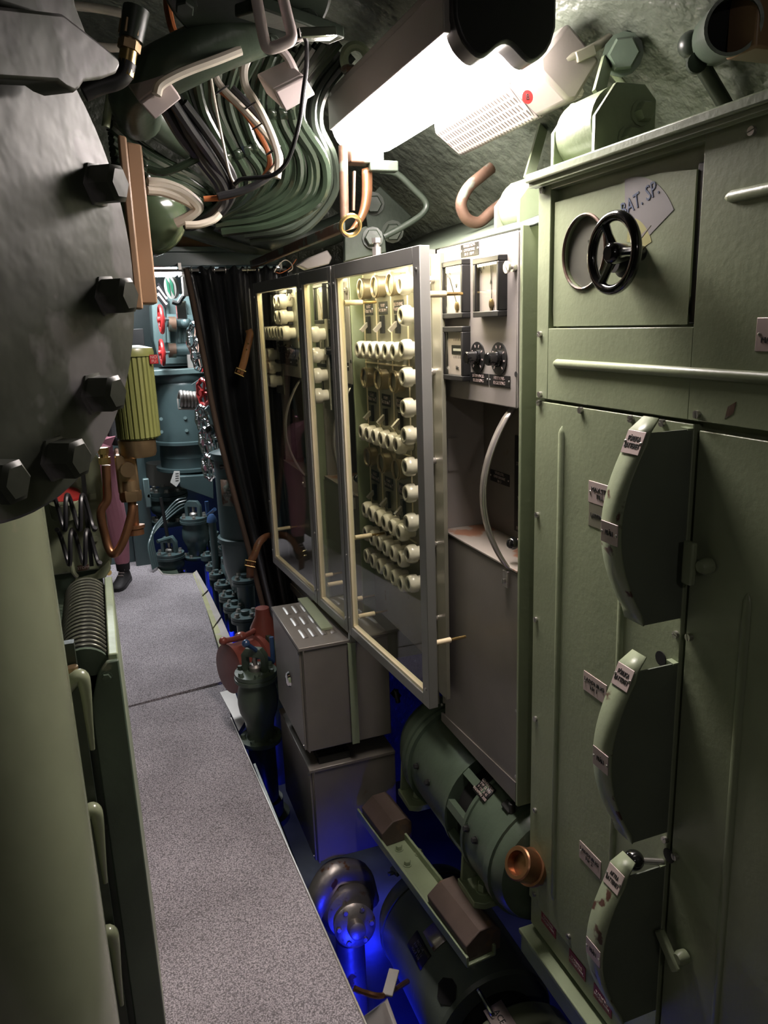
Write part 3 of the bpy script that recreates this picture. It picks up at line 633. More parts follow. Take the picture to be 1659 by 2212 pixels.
# hanging bracket under the covers
solo(B().bar(P3(.566, .013, .56), P3(.566, .013, .64), .022, .022), 'cover_bracket', 'grey_frame', 'small grey hinge bracket below the glass covers', 'bracket', bevel=.003)
solo(B().cyl(P3(.30, .03, 1.765), P3(.30, .03, 1.79), .012, n=6).cyl(P3(.30, .03, 1.79), P3(.30, .03, 1.81), .008, n=12).cyl(P3(.30, .03, 1.80), P3(.30, .03, 1.812), .013, n=6), 'bolt_stud', 'worn_steel', 'hexagon bolt standing on the near glass cover frame', 'bolt')
# ================================================================ louvred grey boxes under the covers
def steel_box(y0, y1, x0, x1, z0, z1, label, vents):
    t = thing('terminal_box', ((x0+x1)/2, (y0+y1)/2, z0), label, 'box', 'grey sheet metal boxes on the bilge edge')
    B().box((x0, y0, z0), (x1, y1, z1)).build('body', 'grey_box', t, .003)
    B().box((x0-.008, y0+.006, z0+.006), (x0, y1-.006, z1-.012)).build('cover', 'grey_box', t, .002)
    B().box((x0-.01, y0-.004, z1-.008), (x1+.0, y1+.004, z1+.004)).build('lid', 'grey_box', t, .002)
    if vents:
        for r in range(3):
            for k in range(4):
                cx, cy = x0+.035+k*.032, y0+.07+r*.115
                n = 6; rows = [[V((cx-.011+.022*u_/4, cy+.075*v_/4, z1+.0035+.0045*math.sin(PI*u_/4)*(math.sin(PI*min(1, max(0, (v_+.6)/5.2)))**.5))) for v_ in range(5)] for u_ in range(5)]
                B().grid(rows).build('louvre', 'grey_box', t)
        B().lathe([(.028, 0), (.024, .008), (.012, .012)], (x0-.008, (y0+y1)/2-.02, (z0+z1)/2), (-1, 0, 0), 24).build('knob', 'chrome', t)
    else:
        for k in range(7): B().box((x0+.03, y0+.02+k*.02, z1+.004), (x0+.14, y0+.028+k*.02, z1+.03)).build('cooling_fin', 'black', t)
    for zz in (z0+.02, z1-.02): put('screw', ME_SCREW_S, t, (x0-.008, y0+.014, zz), LEFT)
    B().bar((x0+.005, y0-.002, z0), (x0+.005, y0-.002, z1), .004, .006, (0, 1, 0)).build('corner_angle', 'grey_box', t)
    return t
steel_box(2.2, 2.6, .505, .80, .236, .604, 'upper grey sheet metal box with a louvred lid', True)
steel_box(2.2, 2.65, .515, .81, -.19, .166, 'lower grey sheet metal box hanging over the blue lit bilge', False)
solo(B().prism([(.655, 2.185, .60), (.68, 2.185, .60), (.68, 2.185, .238), (.655, 2.185, .238)], (0, .006, 0)).box((.60, 2.3, .61), (.64, 2.62, .618)), 'pale_strip', 'sage', 'pale green upright strip on the near face of the upper grey box', 'angle')  # pale strip over the upper box's near face, with a flat bar on its lid
# ================================================================ helpers for machinery
def cr(pts, n=6):
    pts = [V(p) for p in pts]; P = [pts[0]*2-pts[1]]+pts+[pts[-1]*2-pts[-2]]; out = []
    for i in range(1, len(P)-2):
        for k in range(n):
            t = k/n; a, b, c, d = P[i-1], P[i], P[i+1], P[i+2]
            out.append(.5*((2*b)+(c-a)*t+(2*a-5*b+4*c-d)*t*t+(3*b-a-3*c+d)*t**3))
    out.append(pts[-1]); return out
def UP(x, y, p0, n):                                  # picture point on a tilted plane
    r = RAY(x, y); e = V((0, 0, EYE)); return e+r*((V(p0)-e).dot(V(n))/r.dot(V(n)))
def UC(x, y, cx, cz, r):                              # picture point on a lengthwise cylinder
    d = RAY(x, y); o = V((0-cx, 0, EYE-cz)); a = d.x**2+d.z**2; b = 2*(o.x*d.x+o.z*d.z); c = o.x**2+o.z**2-r*r
    q = max(0, b*b-4*a*c); t = (-b-math.sqrt(q))/(2*a); p = V((0, 0, EYE))+d*t; return p, V((p.x-cx, 0, p.z-cz)).normalized()
def bolts(b_mt, parent, c, ax, R, n, r, h, a0=0):
    ax = V(ax).normalized(); u, v = perp(ax); me = B().hexb((0, 0, 0), (0, 0, 1), r, h).mesh('bolt', b_mt); rm = toward(ax)
    for i in range(n):
        t = 2*PI*i/n+a0; put('bolt', me, parent, V(c)+(u*math.cos(t)+v*math.sin(t))*R, rm)
# ================================================================ upper motor generator
mc = V((.941, 0, .243)); q_ = 1.04; mr = .164
mg = thing('motor_generator', (mc.x, 1.75, .07), 'upper green motor generator lying below the grey cabinet', 'motor')
def ringY(prof, y, nm, mt, par, n=44): return B().lathe([(r*q_, h*q_) for r, h in prof], (mc.x, y, mc.z), (0, -1, 0), n).build(nm, mt, par)
ringY([(.05, 0), (.10, .006), (.14, .03), (.158, .075), (.162, .13)], 2.142, 'end_bell', 'green_motor', mg)
ringY([(.172, 0), (.172, .018), (.166, .02), (.166, .026), (.172, .028), (.172, .046)], 2.012, 'flange_ring', 'green_motor', mg)
ringY([(.160, 0), (.160, .235), (.165, .237), (.165, .25)], 1.966, 'stator_frame', 'green_motor', mg)
ringY([(.128, 0), (.128, .10)], 1.711, 'inner_drum', 'void', mg)
for k in range(10):
    a = 2*PI*k/10+.35; d = V((math.cos(a), 0, math.sin(a)))
    p = mc+d*.158; B().bar(p+V((0, 1.726, 0)), p+V((0, 1.591, 0)), .023, .021, tuple(d)).build('vent_strut', 'green_motor', mg)
ringY([(.165, 0), (.165, .012), (.160, .014), (.158, .12), (.165, .125), (.165, .15), (.158, .152), (.155, .17), (.145, .185), (.11, .195)], 1.607, 'exciter_frame', 'green_motor', mg)
p, n = UC(1047, 1707, mc.x, mc.z, .167); u = V((0, -1, 0)); d = n.cross(u).normalized()
B().grid([[p+n*.002+u*(i*.031)+d*(j*.023) for i in (-1, 1)] for j in (-1, 1)]).build('rating_plate', 'black', mg, thick=.003)
text('GENERATOR\nTYP GL 110\nV 110  A 45\nVARV/MIN 3000', p+n*.0045, n, .0105, 'alu_plate', mg, upv=tuple(d if d.z > 0 else -d))
for x, y in ((902, 1655), (925, 1690), (1010, 1790), (1028, 1815)):
    q, n = UC(x, y, mc.x, mc.z, .167); B().hexb(q, n, .008, .012).build('bolt', 'black', mg)
for x, y in ((1100, 1745), (855, 1500)):
    q, n = UC(x, y, mc.x, mc.z, .167); B().bar(q+V((0, -.02, 0)), q+V((0, .02, 0)), .023, .018, tuple(n)).cyl(q-V((0, .02, .02)), q+V((0, -.02, .02))+n*.01, .009, n=8).build('wing_nut', 'black', mg, .002)
for yy in (2.06, 1.60):                              # feet on the rail
    f = B().prism([(.80, yy+.045, .20), (.792, yy+.045, .072), (.90, yy+.045, .072), (.90, yy+.045, .13)], (0, .012, 0)).prism([(.785, yy+.058, .056), (.785, yy-.042, .056), (.81, yy-.058, .056), (.90, yy-.058, .056), (.90, yy+.058, .056)], (0, 0, .02)).build('foot', 'sage_light', mg, .002)
    B().hexb((.83, yy-.012, .076), (0, 0, 1), .0165, .025).build('bolt', 'sage_light', f)
q = U(1116, 1864, X=.79); gx = V((.80, .12, -.55)).normalized()
solo(B().lathe([(.001, .02), (.026, .02), (.028, 0), (.036, 0), (.039, .003), (.039, .045), (.044, .047), (.044, .06), (.036, .062), (.036, .085)], q, gx, 32), 'cable_gland', 'copper', 'round copper cable gland at the green cabinet foot', 'gland')
# ================================================================ rail with rubber blocks
ra, rb = V((.70, 2.18, -.03)), V((.764, 1.474, -.03)); rdir = (rb-ra).normalized(); rs_ = V((rdir.y, -rdir.x, 0)); rs_ = rs_ if rs_.x > 0 else -rs_
rail = thing('mounting_rail', (.73, 1.85, -.045), 'pale green steel channel rail carrying two rubber blocks', 'rail')
B().bar(ra, rb, .088, .008).bar(ra-rs_*.042+V((0, 0, .014)), rb-rs_*.042+V((0, 0, .014)), .008, .031).bar(ra+rs_*.042+V((0, 0, .014)), rb+rs_*.042+V((0, 0, .014)), .008, .031).build('channel', 'sage_light', rail, .002)
for x, y in ((862, 1835), (880, 1868), (905, 1845)):
    q = U(x, y, Z=-.026); B().hexb(q, (0, 0, 1), .011, .015).build('bolt', 'sage_light', rail)
def blockat(t, L_):
    c = ra+(rb-ra)*t+V((0, 0, .0041)); A = [(-.036, 0), (-.042, .05), (.0, .082), (.046, .082), (.066, .06), (.066, 0)]
    st = c-rdir*L_/2
    return B().prism([st+rs_*x+V((0, 0, z)) for x, z in A], rdir*L_)
for t, L_, lab in ((.16, .16, 'brown rubber block at the far end of the pale green rail'), (.84, .21, 'larger brown rubber block at the near end of the pale green rail')):
    solo(blockat(t, L_), 'rubber_block', 'rubber', lab, 'block', 'rubber blocks under the motor', bevel=.003, smooth=20)
# ================================================================ lower motor in the bilge
lc = V((.848, 0, -.366)); lr = .185
lm = thing('bilge_motor', (lc.x, 1.6, -.56), 'large grey green motor lying low in the bilge', 'motor')
def ringL(prof, y, nm, mt, n=48): return B().lathe([(r*q_, h*q_) for r, h in prof], (lc.x, y, lc.z), (0, -1, 0), n).build(nm, mt, lm)
ringL([(.06, 0), (.12, .004), (.165, .03), (.178, .07), (.178, .085)], 2.08, 'end_bell', 'bilge_green')
ringL([(.182, 0), (.182, .012)], 1.992, 'flange_ring', 'bilge_green')
ringL([(.178, 0), (.178, .40), (.17, .41)], 1.976, 'stator_frame', 'bilge_green')
ringL([(.12, 0), (.12, .09)], 1.55, 'inner_drum', 'void'); ringL([(.165, 0), (.172, .01), (.172, .25)], 1.461, 'brush_housing', 'sage_gloss')
def patch(x, y, wu, wd, nm, mt, lift=.002, s=None):
    p, n = UC(x, y, lc.x, lc.z, lr); u = V((0, -1, 0)); d = n.cross(u).normalized(); b = B()
    rows = [[lc+V((0, p.y, 0))+u*(i*wu)+(n*math.cos(j*wd/lr)+d*math.sin(j*wd/lr))*(lr+lift) for i in (-1, 1)] for j in (-1, -.5, 0, .5, 1)]
    o = b.grid(rows).build(nm, mt, lm, thick=.003)
    if s: text(s, p+n*.005, n, .0125, 'worn_steel', o, upv=tuple(d if d.z > 0 else -d))
patch(905, 2052, .052, .026, 'rating_plate', 'black', s='MOTOR\nTYP GB 32\nVOLT 110'); patch(940, 2022, .04, .026, 'rating_plate', 'worn_steel')
p, n = UC(966, 2142, lc.x, lc.z, lr); u = V((0, -1, 0)); d = n.cross(u).normalized()
B().prism([p+n*.0015+(u*math.cos(t)*.042+d*math.sin(t)*.034) for t in [PI/6*k for k in (.6, 2.4, 3.6, 5.4, 6.6, 8.4, 9.6, 11.4)]], n*.001).build('inspection_opening', 'void', lm, smooth=0)
q, n = UC(1052, 2172, lc.x, lc.z, .179); B().tube(cr([q+V((0, .04, 0)), q+V((0, .034, 0))+n*.016, q+V((0, -.034, 0))+n*.016, q+V((0, -.04, 0))]), .0065, 8).build('lifting_handle', 'chrome', lm)
p, n = UC(1080, 2200, lc.x, lc.z, .179); d = n.cross(V((0, -1, 0))).normalized()
B().grid([[p+n*.003+V((0, -i*.04, 0))+d*(j*.028) for i in (-1, 1)] for j in (-1, 1)]).build('rating_plate', 'alu_plate', lm, thick=.003); text('ACE', p+n*.006, n, .023, 'ink', lm, upv=tuple(d if d.z > 0 else -d))
q, n = UC(850, 1885, lc.x, lc.z, lr); B().bar(q, q+V((.05, .02, .01)), .034, .022).cyl(q-V((.02, 0, 0)), q, .007, n=8).build('lifting_lug', 'bilge_green', lm, .002)
# ================================================================ bilge pump and bilge bits
pc = U(766, 2020, Z=-.40)
pu = thing('bilge_pump', pc-V((0, 0, .14)), 'cast bilge pump glowing in blue light beside the carpet', 'pump')
B().lathe([(.05, -.07), (.085, -.06), (.095, -.02), (.095, .02), (.08, .055), (.05, .07)], pc+V((0, .09, .04)), (0, -1, .25), 32).build('volute', 'worn_steel', pu)
B().lathe([(.07, 0), (.072, .02), (.06, .03), (.03, .035), (.028, .07), (.02, .075)], pc+V((.005, .02, .03)), (-.1, -1, .35), 28).build('cover', 'worn_steel', pu)
bolts('worn_steel', pu, pc+V((.003, -.0, .038)), (-.1, -1, .35), .056, 6, .009, .014)
B().tube(cr([pc+V((-.08, .12, .02)), pc+V((-.09, .1, .1)), pc+V((-.03, .12, .16)), pc+V((.06, .13, .12)), pc+V((.09, .13, 0))]), .045, 14).build('pipe_bend', 'worn_steel', pu)
B().cyl(pc+V((0, .06, -.06)), pc+V((0, .06, -.40)), .05, n=18).build('pedestal', 'worn_steel', pu)
q = U(815, 2175, Z=-.22)
solo(B().prism([q+V((-.045, .02, -.04)), q+V((.02, -.01, .02)), q+V((.03, .0, .02)), q+V((.035, .02, -.09)), q+V((-.03, .03, -.12))], (.0, -.10, -.02)).bar(q+V((.03, 0, .025)), q+V((.075, .06, .04)), .03, .008), 'bilge_bracket', 'grey', 'folded steel bracket at the carpet edge lit blue', 'bracket', bevel=.002)
solo(B().tube(cr([U(765, 2135, Z=-.15), U(790, 2145, Z=-.17), U(830, 2150, Z=-.2), U(880, 2120, Z=-.3)]), .008, 8), 'bilge_pipe', 'copper', 'thin copper pipe crossing the blue lit bilge', 'pipe')
fp2 = thing('edge_plate', (.45, 2.3, -.3), 'slotted green plate sloping down below the carpet edge', 'plate')
B().prism([(.385, 2.62, -.02), (.395, 1.75, -.02), (.47, 1.75, -.32), (.47, 2.62, -.32)], (.008, 0, .002)).build('sheet', 'green_motor', fp2)
for y in (2.35, 2.22, 2.1, 1.98): B().prism([(.416, y, -.12), (.416, y-.05, -.12), (.435, y-.05, -.2), (.435, y, -.2)], (-.004, 0, 0)).build('slot', 'void', fp2)
# ================================================================ globe valves
def valve(name, c, r, h, mt, label, group=None, bolt_mt='steel', yoke=True, nb=6, cat='valve'):
    c = V(c); t = thing(name, c, label, cat, group)
    B().lathe([(r*.98, 0), (r*1.0, .004), (r*1.0, r*.22), (r*.6, r*.24)], c, n=28).build('base_flange', mt, t)
    B().lathe([(r*.66, r*.2), (r*.62, r*.45), (r*.70, h*.36), (r*.88, h*.5), (r*.94, h*.64), (r*.92, h*.8), (r*.82, h*.93), (r*.8, h-.001)], c, n=28).build('body', mt, t)
    B().lathe([(r*.97, h), (r*1.0, h+.003), (r*1.0, h+r*.2), (r*.94, h+r*.22), (r*.97, h+r*.24), (r*.97, h+r*.42), (r*.4, h+r*.46)], c, n=28).build('bonnet_flange', mt, t)
    bolts(bolt_mt, t, c+V((0, 0, h+r*.42)), (0, 0, 1), r*.8, nb, r*.12, r*.16, .4); bolts(bolt_mt, t, c+V((0, 0, r*.22)), (0, 0, 1), r*.82, nb, r*.12, r*.18, .9)
    if yoke:
        z = h+r*.44; w = r*.6; P = [(-w, 0), (-w, r*.8), (-w*.6, r*1.12), (w*.6, r*1.12), (w, r*.8), (w, 0), (w*.6, 0), (w*.6, r*.7), (-w*.6, r*.7), (-w*.6, 0)]
        B().prism([c+V((x*.8, -x*.6, z+q)) + V((-.009, -.012, 0)) for x, q in P[:4]+P[4:]], (.018, .024, 0)).build('yoke', mt, t, .002)
        B().cyl(c+V((0, 0, h+r*.4)), c+V((0, 0, h+r*1.5)), r*.11, n=10).lathe([(r*.3, 0), (r*.3, r*.2), (r*.18, r*.3)], c+V((0, 0, h+r*.44)), n=14).build('stem', 'worn_steel', t)
    return t
nv = valve('globe_valve', (.452, 2.80, -.03), .086, .27, 'green_motor', 'dark green flanged globe valve with blue bar handle at the carpet edge', bolt_mt='green_motor')
hz = U(553, 1408, Y=2.8); a, c_ = U(531, 1390, Y=2.74), U(590, 1430, Y=2.86)
B().tube([a, (a+c_)/2, c_], .009, 10).build('bar_handle', 'blue', nv); B().sph(a, .016, 14, 10).build('handle_ball', 'blue', nv); B().cyl((a+c_)/2-V((0, 0, .02)), (a+c_)/2+V((0, 0, .016)), .017, n=14).build('handle_boss', 'blue', nv)
B().tube([c_, c_+V((.0, 0, .11))], .0095, 10).build('upright_handle', 'blue', nv)
solo(B().lathe([(.09, 0), (.094, .006), (.094, .03), (.07, .034), (.07, .1)], (.452, 2.80, -.40), n=28).cyl((.452, 2.8, -.36), (.452, 2.8, -.035), .055, n=20), 'valve_riser', 'green_dark', 'dark riser pipe under the valve with the blue handle', 'pipe')
# red oxide flanged pipe and valve behind it
rc = V((.43, 3.03, .205)); rx = V((-.92, -.36, .06)).normalized()
rp = thing('red_pipe', rc-V((0, 0, .12)), 'red painted flanged pipe stub behind the green valve', 'pipe')
B().lathe([(.10, -.11), (.10, -.10), (.112, -.095), (.112, -.075), (.098, -.07), (.1, .02), (.106, .045), (.106, .06), (.095, .062)], rc, rx, 36).build('pipe_barrel', 'red_oxide', rp)
B().lathe([(.112, 0), (.112, .02), (.09, .022)], rc-rx*.135, rx, 32).build('mating_flange', 'green_motor', rp); bolts('green_motor', rp, rc-rx*.135, -rx, .096, 8, .011, .014)
B().tube(cr([U(482, 1385, Y=2.98), U(515, 1378, Y=3.0), U(545, 1365, Y=3.08), U(565, 1348, Y=3.16)]), .012, 10).sph(U(482, 1385, Y=2.98), .018).build('bar_handle', 'red_oxide', rp)
B().sph(U(520, 1374, Y=3.02), .026, 14, 10, (1, 1, .7)).build('handle_boss', 'red_oxide', rp)
B().cyl(rc-rx*.14, rc-rx*.14-V((0, 0, .6)), .06, n=20).build('down_pipe', 'green_motor', rp)
B().lathe([(.05, 0), (.065, .03), (.06, .10), (.035, .15), (.03, .19)], U(573, 1400, Y=3.12), (0, 0, 1), 24).build('bonnet', 'red_oxide', rp); bolts('red_oxide', rp, U(573, 1372, Y=3.12), (0, 0, 1), .055, 6, .008, .012)
# ================================================================ left side: bolted cover and column
dn = V((math.cos(math.radians(34)), -math.sin(math.radians(34)), 0)); dc = V((-.089, .84, 1.682)); dR = .264
dt_ = V((-dn.y, dn.x, 0)).normalized()
dk = thing('bolted_cover', dc-V((0, 0, dR)), 'big round dark steel cover plate with hexagon bolts on the left', 'cover plate')
B().lathe([(dR*.98, -.03), (dR, -.028), (dR, -.004), (dR*.985, 0), (dR*.4, .004), (.001, .006)], dc, dn, 72).build('disc', 'plate_dark', dk)
B().lathe([(dR*.7, -.12), (dR*.7, -.03)], dc, dn, 40).build('trunk', 'green_dark', dk)
me = B().lathe([(.026, 0), (.026, .004), (.0225, .005), (.0225, .03), (.017, .034)], (0, 0, 0), n=6).mesh('bolt', 'plate_dark')
for x, y in ((205, 400), (228, 640), (200, 850), (118, 990), (-25, 1040)): put('bolt', me, dk, UP(x, y, dc, dn), toward(dn))
# clamp dog over the cover's upper edge
A = [(-140, 20), (60, 40), (150, 105), (188, 135), (192, 150), (183, 168), (150, 180), (110, 185), (100, 200), (90, 208), (70, 200), (50, 186), (-140, 178)]
cl = B().prism([UP(x, y, dc+dn*.012, dn) for x, y in A], dn*.04).build('clamp_dog', 'plate_dark', dk, .008)
A = [(-140, -60), (100, -60), (112, 20), (140, 88), (150, 112), (60, 55), (-140, 0)]
B().prism([UP(x, y, dc+dn*.004, dn) for x, y in A], dn*.03).build('upper_lug', 'plate_dark', dk, .01)
po = thing('support_column', (-.297, 1.2, -.05), 'wide pale green round column below the bolted cover', 'column')
B().lathe([(.2, 0), (.2, 1.42), (.19, 1.46)], (-.297, 1.2, -.05), n=56).build('shaft', 'sage_gloss', po)
B().lathe([(.23, 0), (.23, .03), (.2, .035)], (-.297, 1.2, -.05), n=56).build('foot_flange', 'sage_gloss', po)
# rungs behind the column
rg = thing('rung_ladder', (-.12, 1.45, 0), 'row of pale green bent pipe rungs behind the column', 'ladder')
B().box((-.26, 1.445, 0), (-.10, 1.465, 1.04)).build('back_plate', 'green_dark', rg)
for (x, y) in ((175, 1460), (203, 1748), (238, 2012)):
    P = [U(x-40, y+35, Y=1.43), U(x-14, y+6, Y=1.422), U(x+2, y+4, Y=1.418), U(x+10, y+34, Y=1.418), U(x+17, y+95, Y=1.422), U(x+25, y+158, Y=1.43)]
    B().tube(cr(P, 5), [.015]*8+[.015-.0006*i for i in range(18)], 12).build('rung', 'sage_gloss', rg)
# finned cooler
mat('ring_metal', (.16, .165, .13), .22, .5, var=.1)
fc = thing('finned_cooler', (-.09, 1.75, 0), 'ribbed cooling coil in a pale green housing beside the carpet', 'cooler')
B().box((-.237, 1.505, 0), (-.046, 1.975, .945)).build('housing', 'green_motor', fc, .003)
B().prism([(-.026, 1.489, 0), (-.026, 1.99, 0), (-.026, 1.99, .993), (-.026, 1.489, .988)], (-.019, 0, 0)).build('side_plate', 'sage_light', fc, .003)
B().prism([(-.088, 1.476, 0), (-.026, 1.476, 0), (-.026, 1.476, .978), (-.048, 1.476, .978), (-.066, 1.476, .958), (-.088, 1.476, .89)], (0, .012, 0)).build('end_bracket', 'green_motor', fc, .003)
B().hexb(U(230, 1463, Y=1.476), (0, -1, 0), .009, .007).build('bolt', 'green_motor', fc)
B().cyl((-.091, 1.52, .955), (-.091, 1.97, .955), .038, n=24).build('core', 'black', fc)
me = B().torus((0, 0, 0), (0, 1, 0), .049, .0032, 30, 8).mesh('cooling_ring', 'ring_metal')
for k in range(20): put('cooling_ring', me, fc, (-.091, 1.522+k*.0232, .955))
B().lathe([(.052, 0), (.052, .01)], (-.091, 1.505, .949), (0, 1, 0), 30).build('end_disc', 'green_motor', fc)
B().cyl(U(155, 1440, Y=1.43), U(160, 1470, Y=1.43), .011, n=12).build('pipe_stub', 'old_brass', fc)
# instrument housing with coiled cords
ib = thing('instrument_housing', (-.1, 2.47, .88), 'pale green cast housing with coiled black cords behind the cooler', 'housing')
def rrect(y, x0, x1, z0, z1, r, n=5):
    P = []
    for cx, cz, a0 in ((x1-r, z1-r, 0), (x0+r, z1-r, 90), (x0+r, z0+r, 180), (x1-r, z0+r, 270)):
        for i in range(n+1): a = math.radians(a0+90*i/n); P.append(V((cx+r*math.cos(a), y, cz+r*math.sin(a))))
    return P
B().prism(rrect(2.42, -.242, -.026, .888, 1.251, .023), (0, .1, 0)).build('case', 'sage_gloss', ib, .006); B().box((-.2, 2.44, .0), (-.06, 2.5, .89)).build('pedestal', 'green_motor', ib, .003)
B().prism([U(x, y, Y=2.418) for x, y in ((165, 1248), (205, 1238), (236, 1208), (240, 1226), (228, 1246), (150, 1262))], (0, -.012, 0)).build('case_lip', 'sage_gloss', ib, .003)
B().bar(U(178, 1010, Y=2.375), U(198, 1222, Y=2.375), .012, .012, (0, 1, 0)).build('lock_bar', 'black', ib)
for x, y in ((200, 1072), (203, 1163)): B().box(U(x-6, y+8, Y=2.41), U(x+7, y-8, Y=2.42)).build('bar_keeper', 'sage_gloss', ib)
for base in ((118, 1125, 62), (128, 1200, 75)):
    x0, y0, hgt = base; P = []
    for i in range(61):
        t = i/60; a = t*2*PI*2.6; c = U(x0+84*t, y0-18, Y=2.3); P.append(c+V((.0, .025*math.sin(a), .052*math.cos(a))))
    B().tube(P, .0066, 7).build('coiled_cord', 'black_cable', ib)
B().lathe([(.045, 0), (.045, .012)], U(140, 1075, Y=2.385), (0, -.3, 1), 24).build('red_ring', 'red', ib); B().lathe([(.04, 0), (.042, .05), (.03, .06)], U(142, 1112, Y=2.385), (0, -.3, 1), 20).build('valve_cap', 'sage_gloss', ib)
a = U(180, 1226, Y=2.417); B().box(a+V((-.017, -.003, -.009)), a+V((.017, 0, .009))).build('name_plate', 'rusty_iron', ib, .002); text('STOPP', a+V((0, -.0035, 0)), (0, -1, 0), .012, 'alu_plate', ib)
B().tube(cr([U(155, 1215, Y=2.395), U(158, 1235, Y=2.385), U(166, 1245, Y=2.395)]), .007, 8).build('small_lever', 'sage_gloss', ib); B().cyl(U(235, 1237, Y=2.41), U(235, 1237, Y=2.42), .009, n=12).build('screw', 'brass', ib)
# ribbed olive motor cover with brass fittings
bc = U(290, 850, Y=2.35); bm_ = thing('ribbed_motor_cover', (bc.x, bc.y, 1.30), 'olive green ribbed canister hanging left of the doorway', 'canister')
R0 = .062; P = []
for i in range(26):
    a = 2*PI*i/26
    for da, r in ((-.085, R0), (.055, R0), (.07, R0*.93), (.105, R0*.93)): P.append(V((bc.x+r*math.cos(a+da), bc.y+r*math.sin(a+da), 1.300)))
B().prism(P, (0, 0, .232)).build('ribbed_body', 'olive', bm_, smooth=25)
B().lathe([(.066, 0), (.067, .012), (.064, .022), (.03, .03), (.001, .031)], (bc.x, bc.y, 1.532), n=36).build('lid', 'olive', bm_)
B().lathe([(.055, 0), (.055, .004), (.045, .006)], (bc.x, bc.y, 1.295), n=30).build('base_rim', 'olive', bm_)
a = U(332, 776, Y=2.31); B().box(a+V((-.012, -.002, -.013)), a+V((.012, 0, .013))).build('red_badge', 'red', bm_, .003); text('NO\nFU', a+V((0, -.0025, 0)), (0, -1, 0), .0115, 'alu_plate', bm_)
bv = thing('brass_valve', (bc.x-.01, 2.35, 1.02), 'brass valve block with a bent copper pipe under the ribbed canister', 'valve')
B().lathe([(.05, 0), (.054, .01), (.054, .05), (.048, .055)], (bc.x-.008, 2.35, 1.242), n=28).build('collar', 'old_brass', bv)
vx = U(275, 1010, Y=2.34); B().box(vx+V((-.033, -.02, -.075)), vx+V((.028, .02, .04))).build('block', 'old_brass', bv, .006)
B().cyl(vx+V((.0, -.05, -.0)), vx+V((.0, 0, .0)), .021, n=20).build('plug', 'old_brass', bv)
nq = U(283, 1075, Y=2.33); B().lathe([(.028, 0), (.032, .01), (.032, .03), (.026, .036)], nq-V((0, 0, .012)), (0, .15, 1), 6).lathe([(.024, 0), (.024, .03)], nq+V((0, 0, .02)), (0, .1, 1), 16).build('union_nut', 'old_brass', bv)
B().lathe([(.026, 0), (.026, .018), (.03, .02), (.03, .03)], U(293, 1155, Y=2.36), (0, .1, 1), 24).cyl(U(293, 1150, Y=2.36), U(289, 1090, Y=2.36), .012, n=12).build('drain_cup', 'copper', bv)
hx = U(226, 995, Y=2.33); B().lathe([(.017, 0), (.017, .02)], hx-V((0, 0, .01)), n=6).lathe([(.012, .02), (.012, .03)], hx-V((0, 0, .01)), n=14).lathe([(.015, .03), (.015, .048)], hx-V((0, 0, .01)), n=6).build('union_nut', 'brass', bv)
B().tube(cr([U(229, 1005, Y=2.33), U(231, 1050, Y=2.33), U(231, 1080, Y=2.33), U(218, 1108, Y=2.33), U(228, 1160, Y=2.33), U(238, 1190, Y=2.32), U(250, 1195, Y=2.31), U(268, 1165, Y=2.31), U(284, 1110, Y=2.32), U(285, 1080, Y=2.33)], 7), .0125, 12).build('bent_pipe', 'copper', bv)
# tan sheet metal box
tb = thing('tan_box', U(300, 660, Y=1.75), 'tan painted sheet metal box hanging beside the bolted cover', 'box')
def scr(px, y, Y, dy, nm, mt): return B().prism([U(x, yy, Y=Y) for x, yy in px], (0, dy, 0)).build(nm, mt, tb, .004)
scr(((272, 305), (306, 312), (341, 656), (300, 657)), 0, 1.76, .08, 'case', 'tan_box'); scr(((254, 290), (273, 294), (310, 668), (292, 668)), 0, 1.72, .035, 'mounting_flange', 'tan_box')
# ================================================================ doorway: header beam, curtain, straps
YH = 3.32
hb = thing('header_beam', U(470, 575, Y=YH), 'green steel header beam above the doorway curtain', 'beam')
B().box((-.40, YH-.02, 1.852), (.80, YH+.05, 1.905)).box((-.40, YH-.035, 1.905), (.80, YH+.06, 1.925)).build('beam', 'teal_light', hb, .002)
B().box((-.40, YH+.0, 1.925), (.80, YH+.04, 2.0)).build('timber_packing', 'timber', hb, .002)
B().cyl((-.1, YH-.06, 1.832), (.79, YH-.06, 1.832), .006, n=8).build('curtain_rod', 'steel', hb)
for x in (.0, .35, .76): B().box((x, YH-.065, 1.83), (x+.012, YH-.018, 1.86)).build('rod_bracket', 'steel', hb)
led = [(402, 580), (425, 690), (445, 790), (457, 860), (472, 930), (500, 1040), (540, 1190), (575, 1330), (600, 1430)]
YC = YH-.06; rows = []; NC = 72
for k in range(49):
    t = k/48*(len(led)-1); i = min(int(t), len(led)-2); f = t-i
    x = led[i][0]*(1-f)+led[i+1][0]*f; y = led[i][1]*(1-f)+led[i+1][1]*f; p = U(x, y, Y=YC); row = []
    xr = .80-.03*math.sin(PI*k/48); v = k/48
    for j in range(NC+1):
        s = j/NC; fold = math.sin(s*2*PI*(3.6+.5*v)+.9*math.sin(2.2*v+s*4))*(.034+.01*math.sin(s*7))+.009*(1-v)**2*math.sin(s*2*PI*13+v*3)
        row.append(V((p.x+(xr-p.x)*s, YC+fold-.02*math.sin(PI*v)*s, p.z+(.0 if k else .008*math.sin(s*60)))))
    rows.append(row)
cu = thing('curtain', (.7, YC, .1), 'black leather curtain drawn to the right of the doorway', 'curtain')
B().grid(rows).build('drape', 'leather_black', cu, thick=.004, smooth=60)
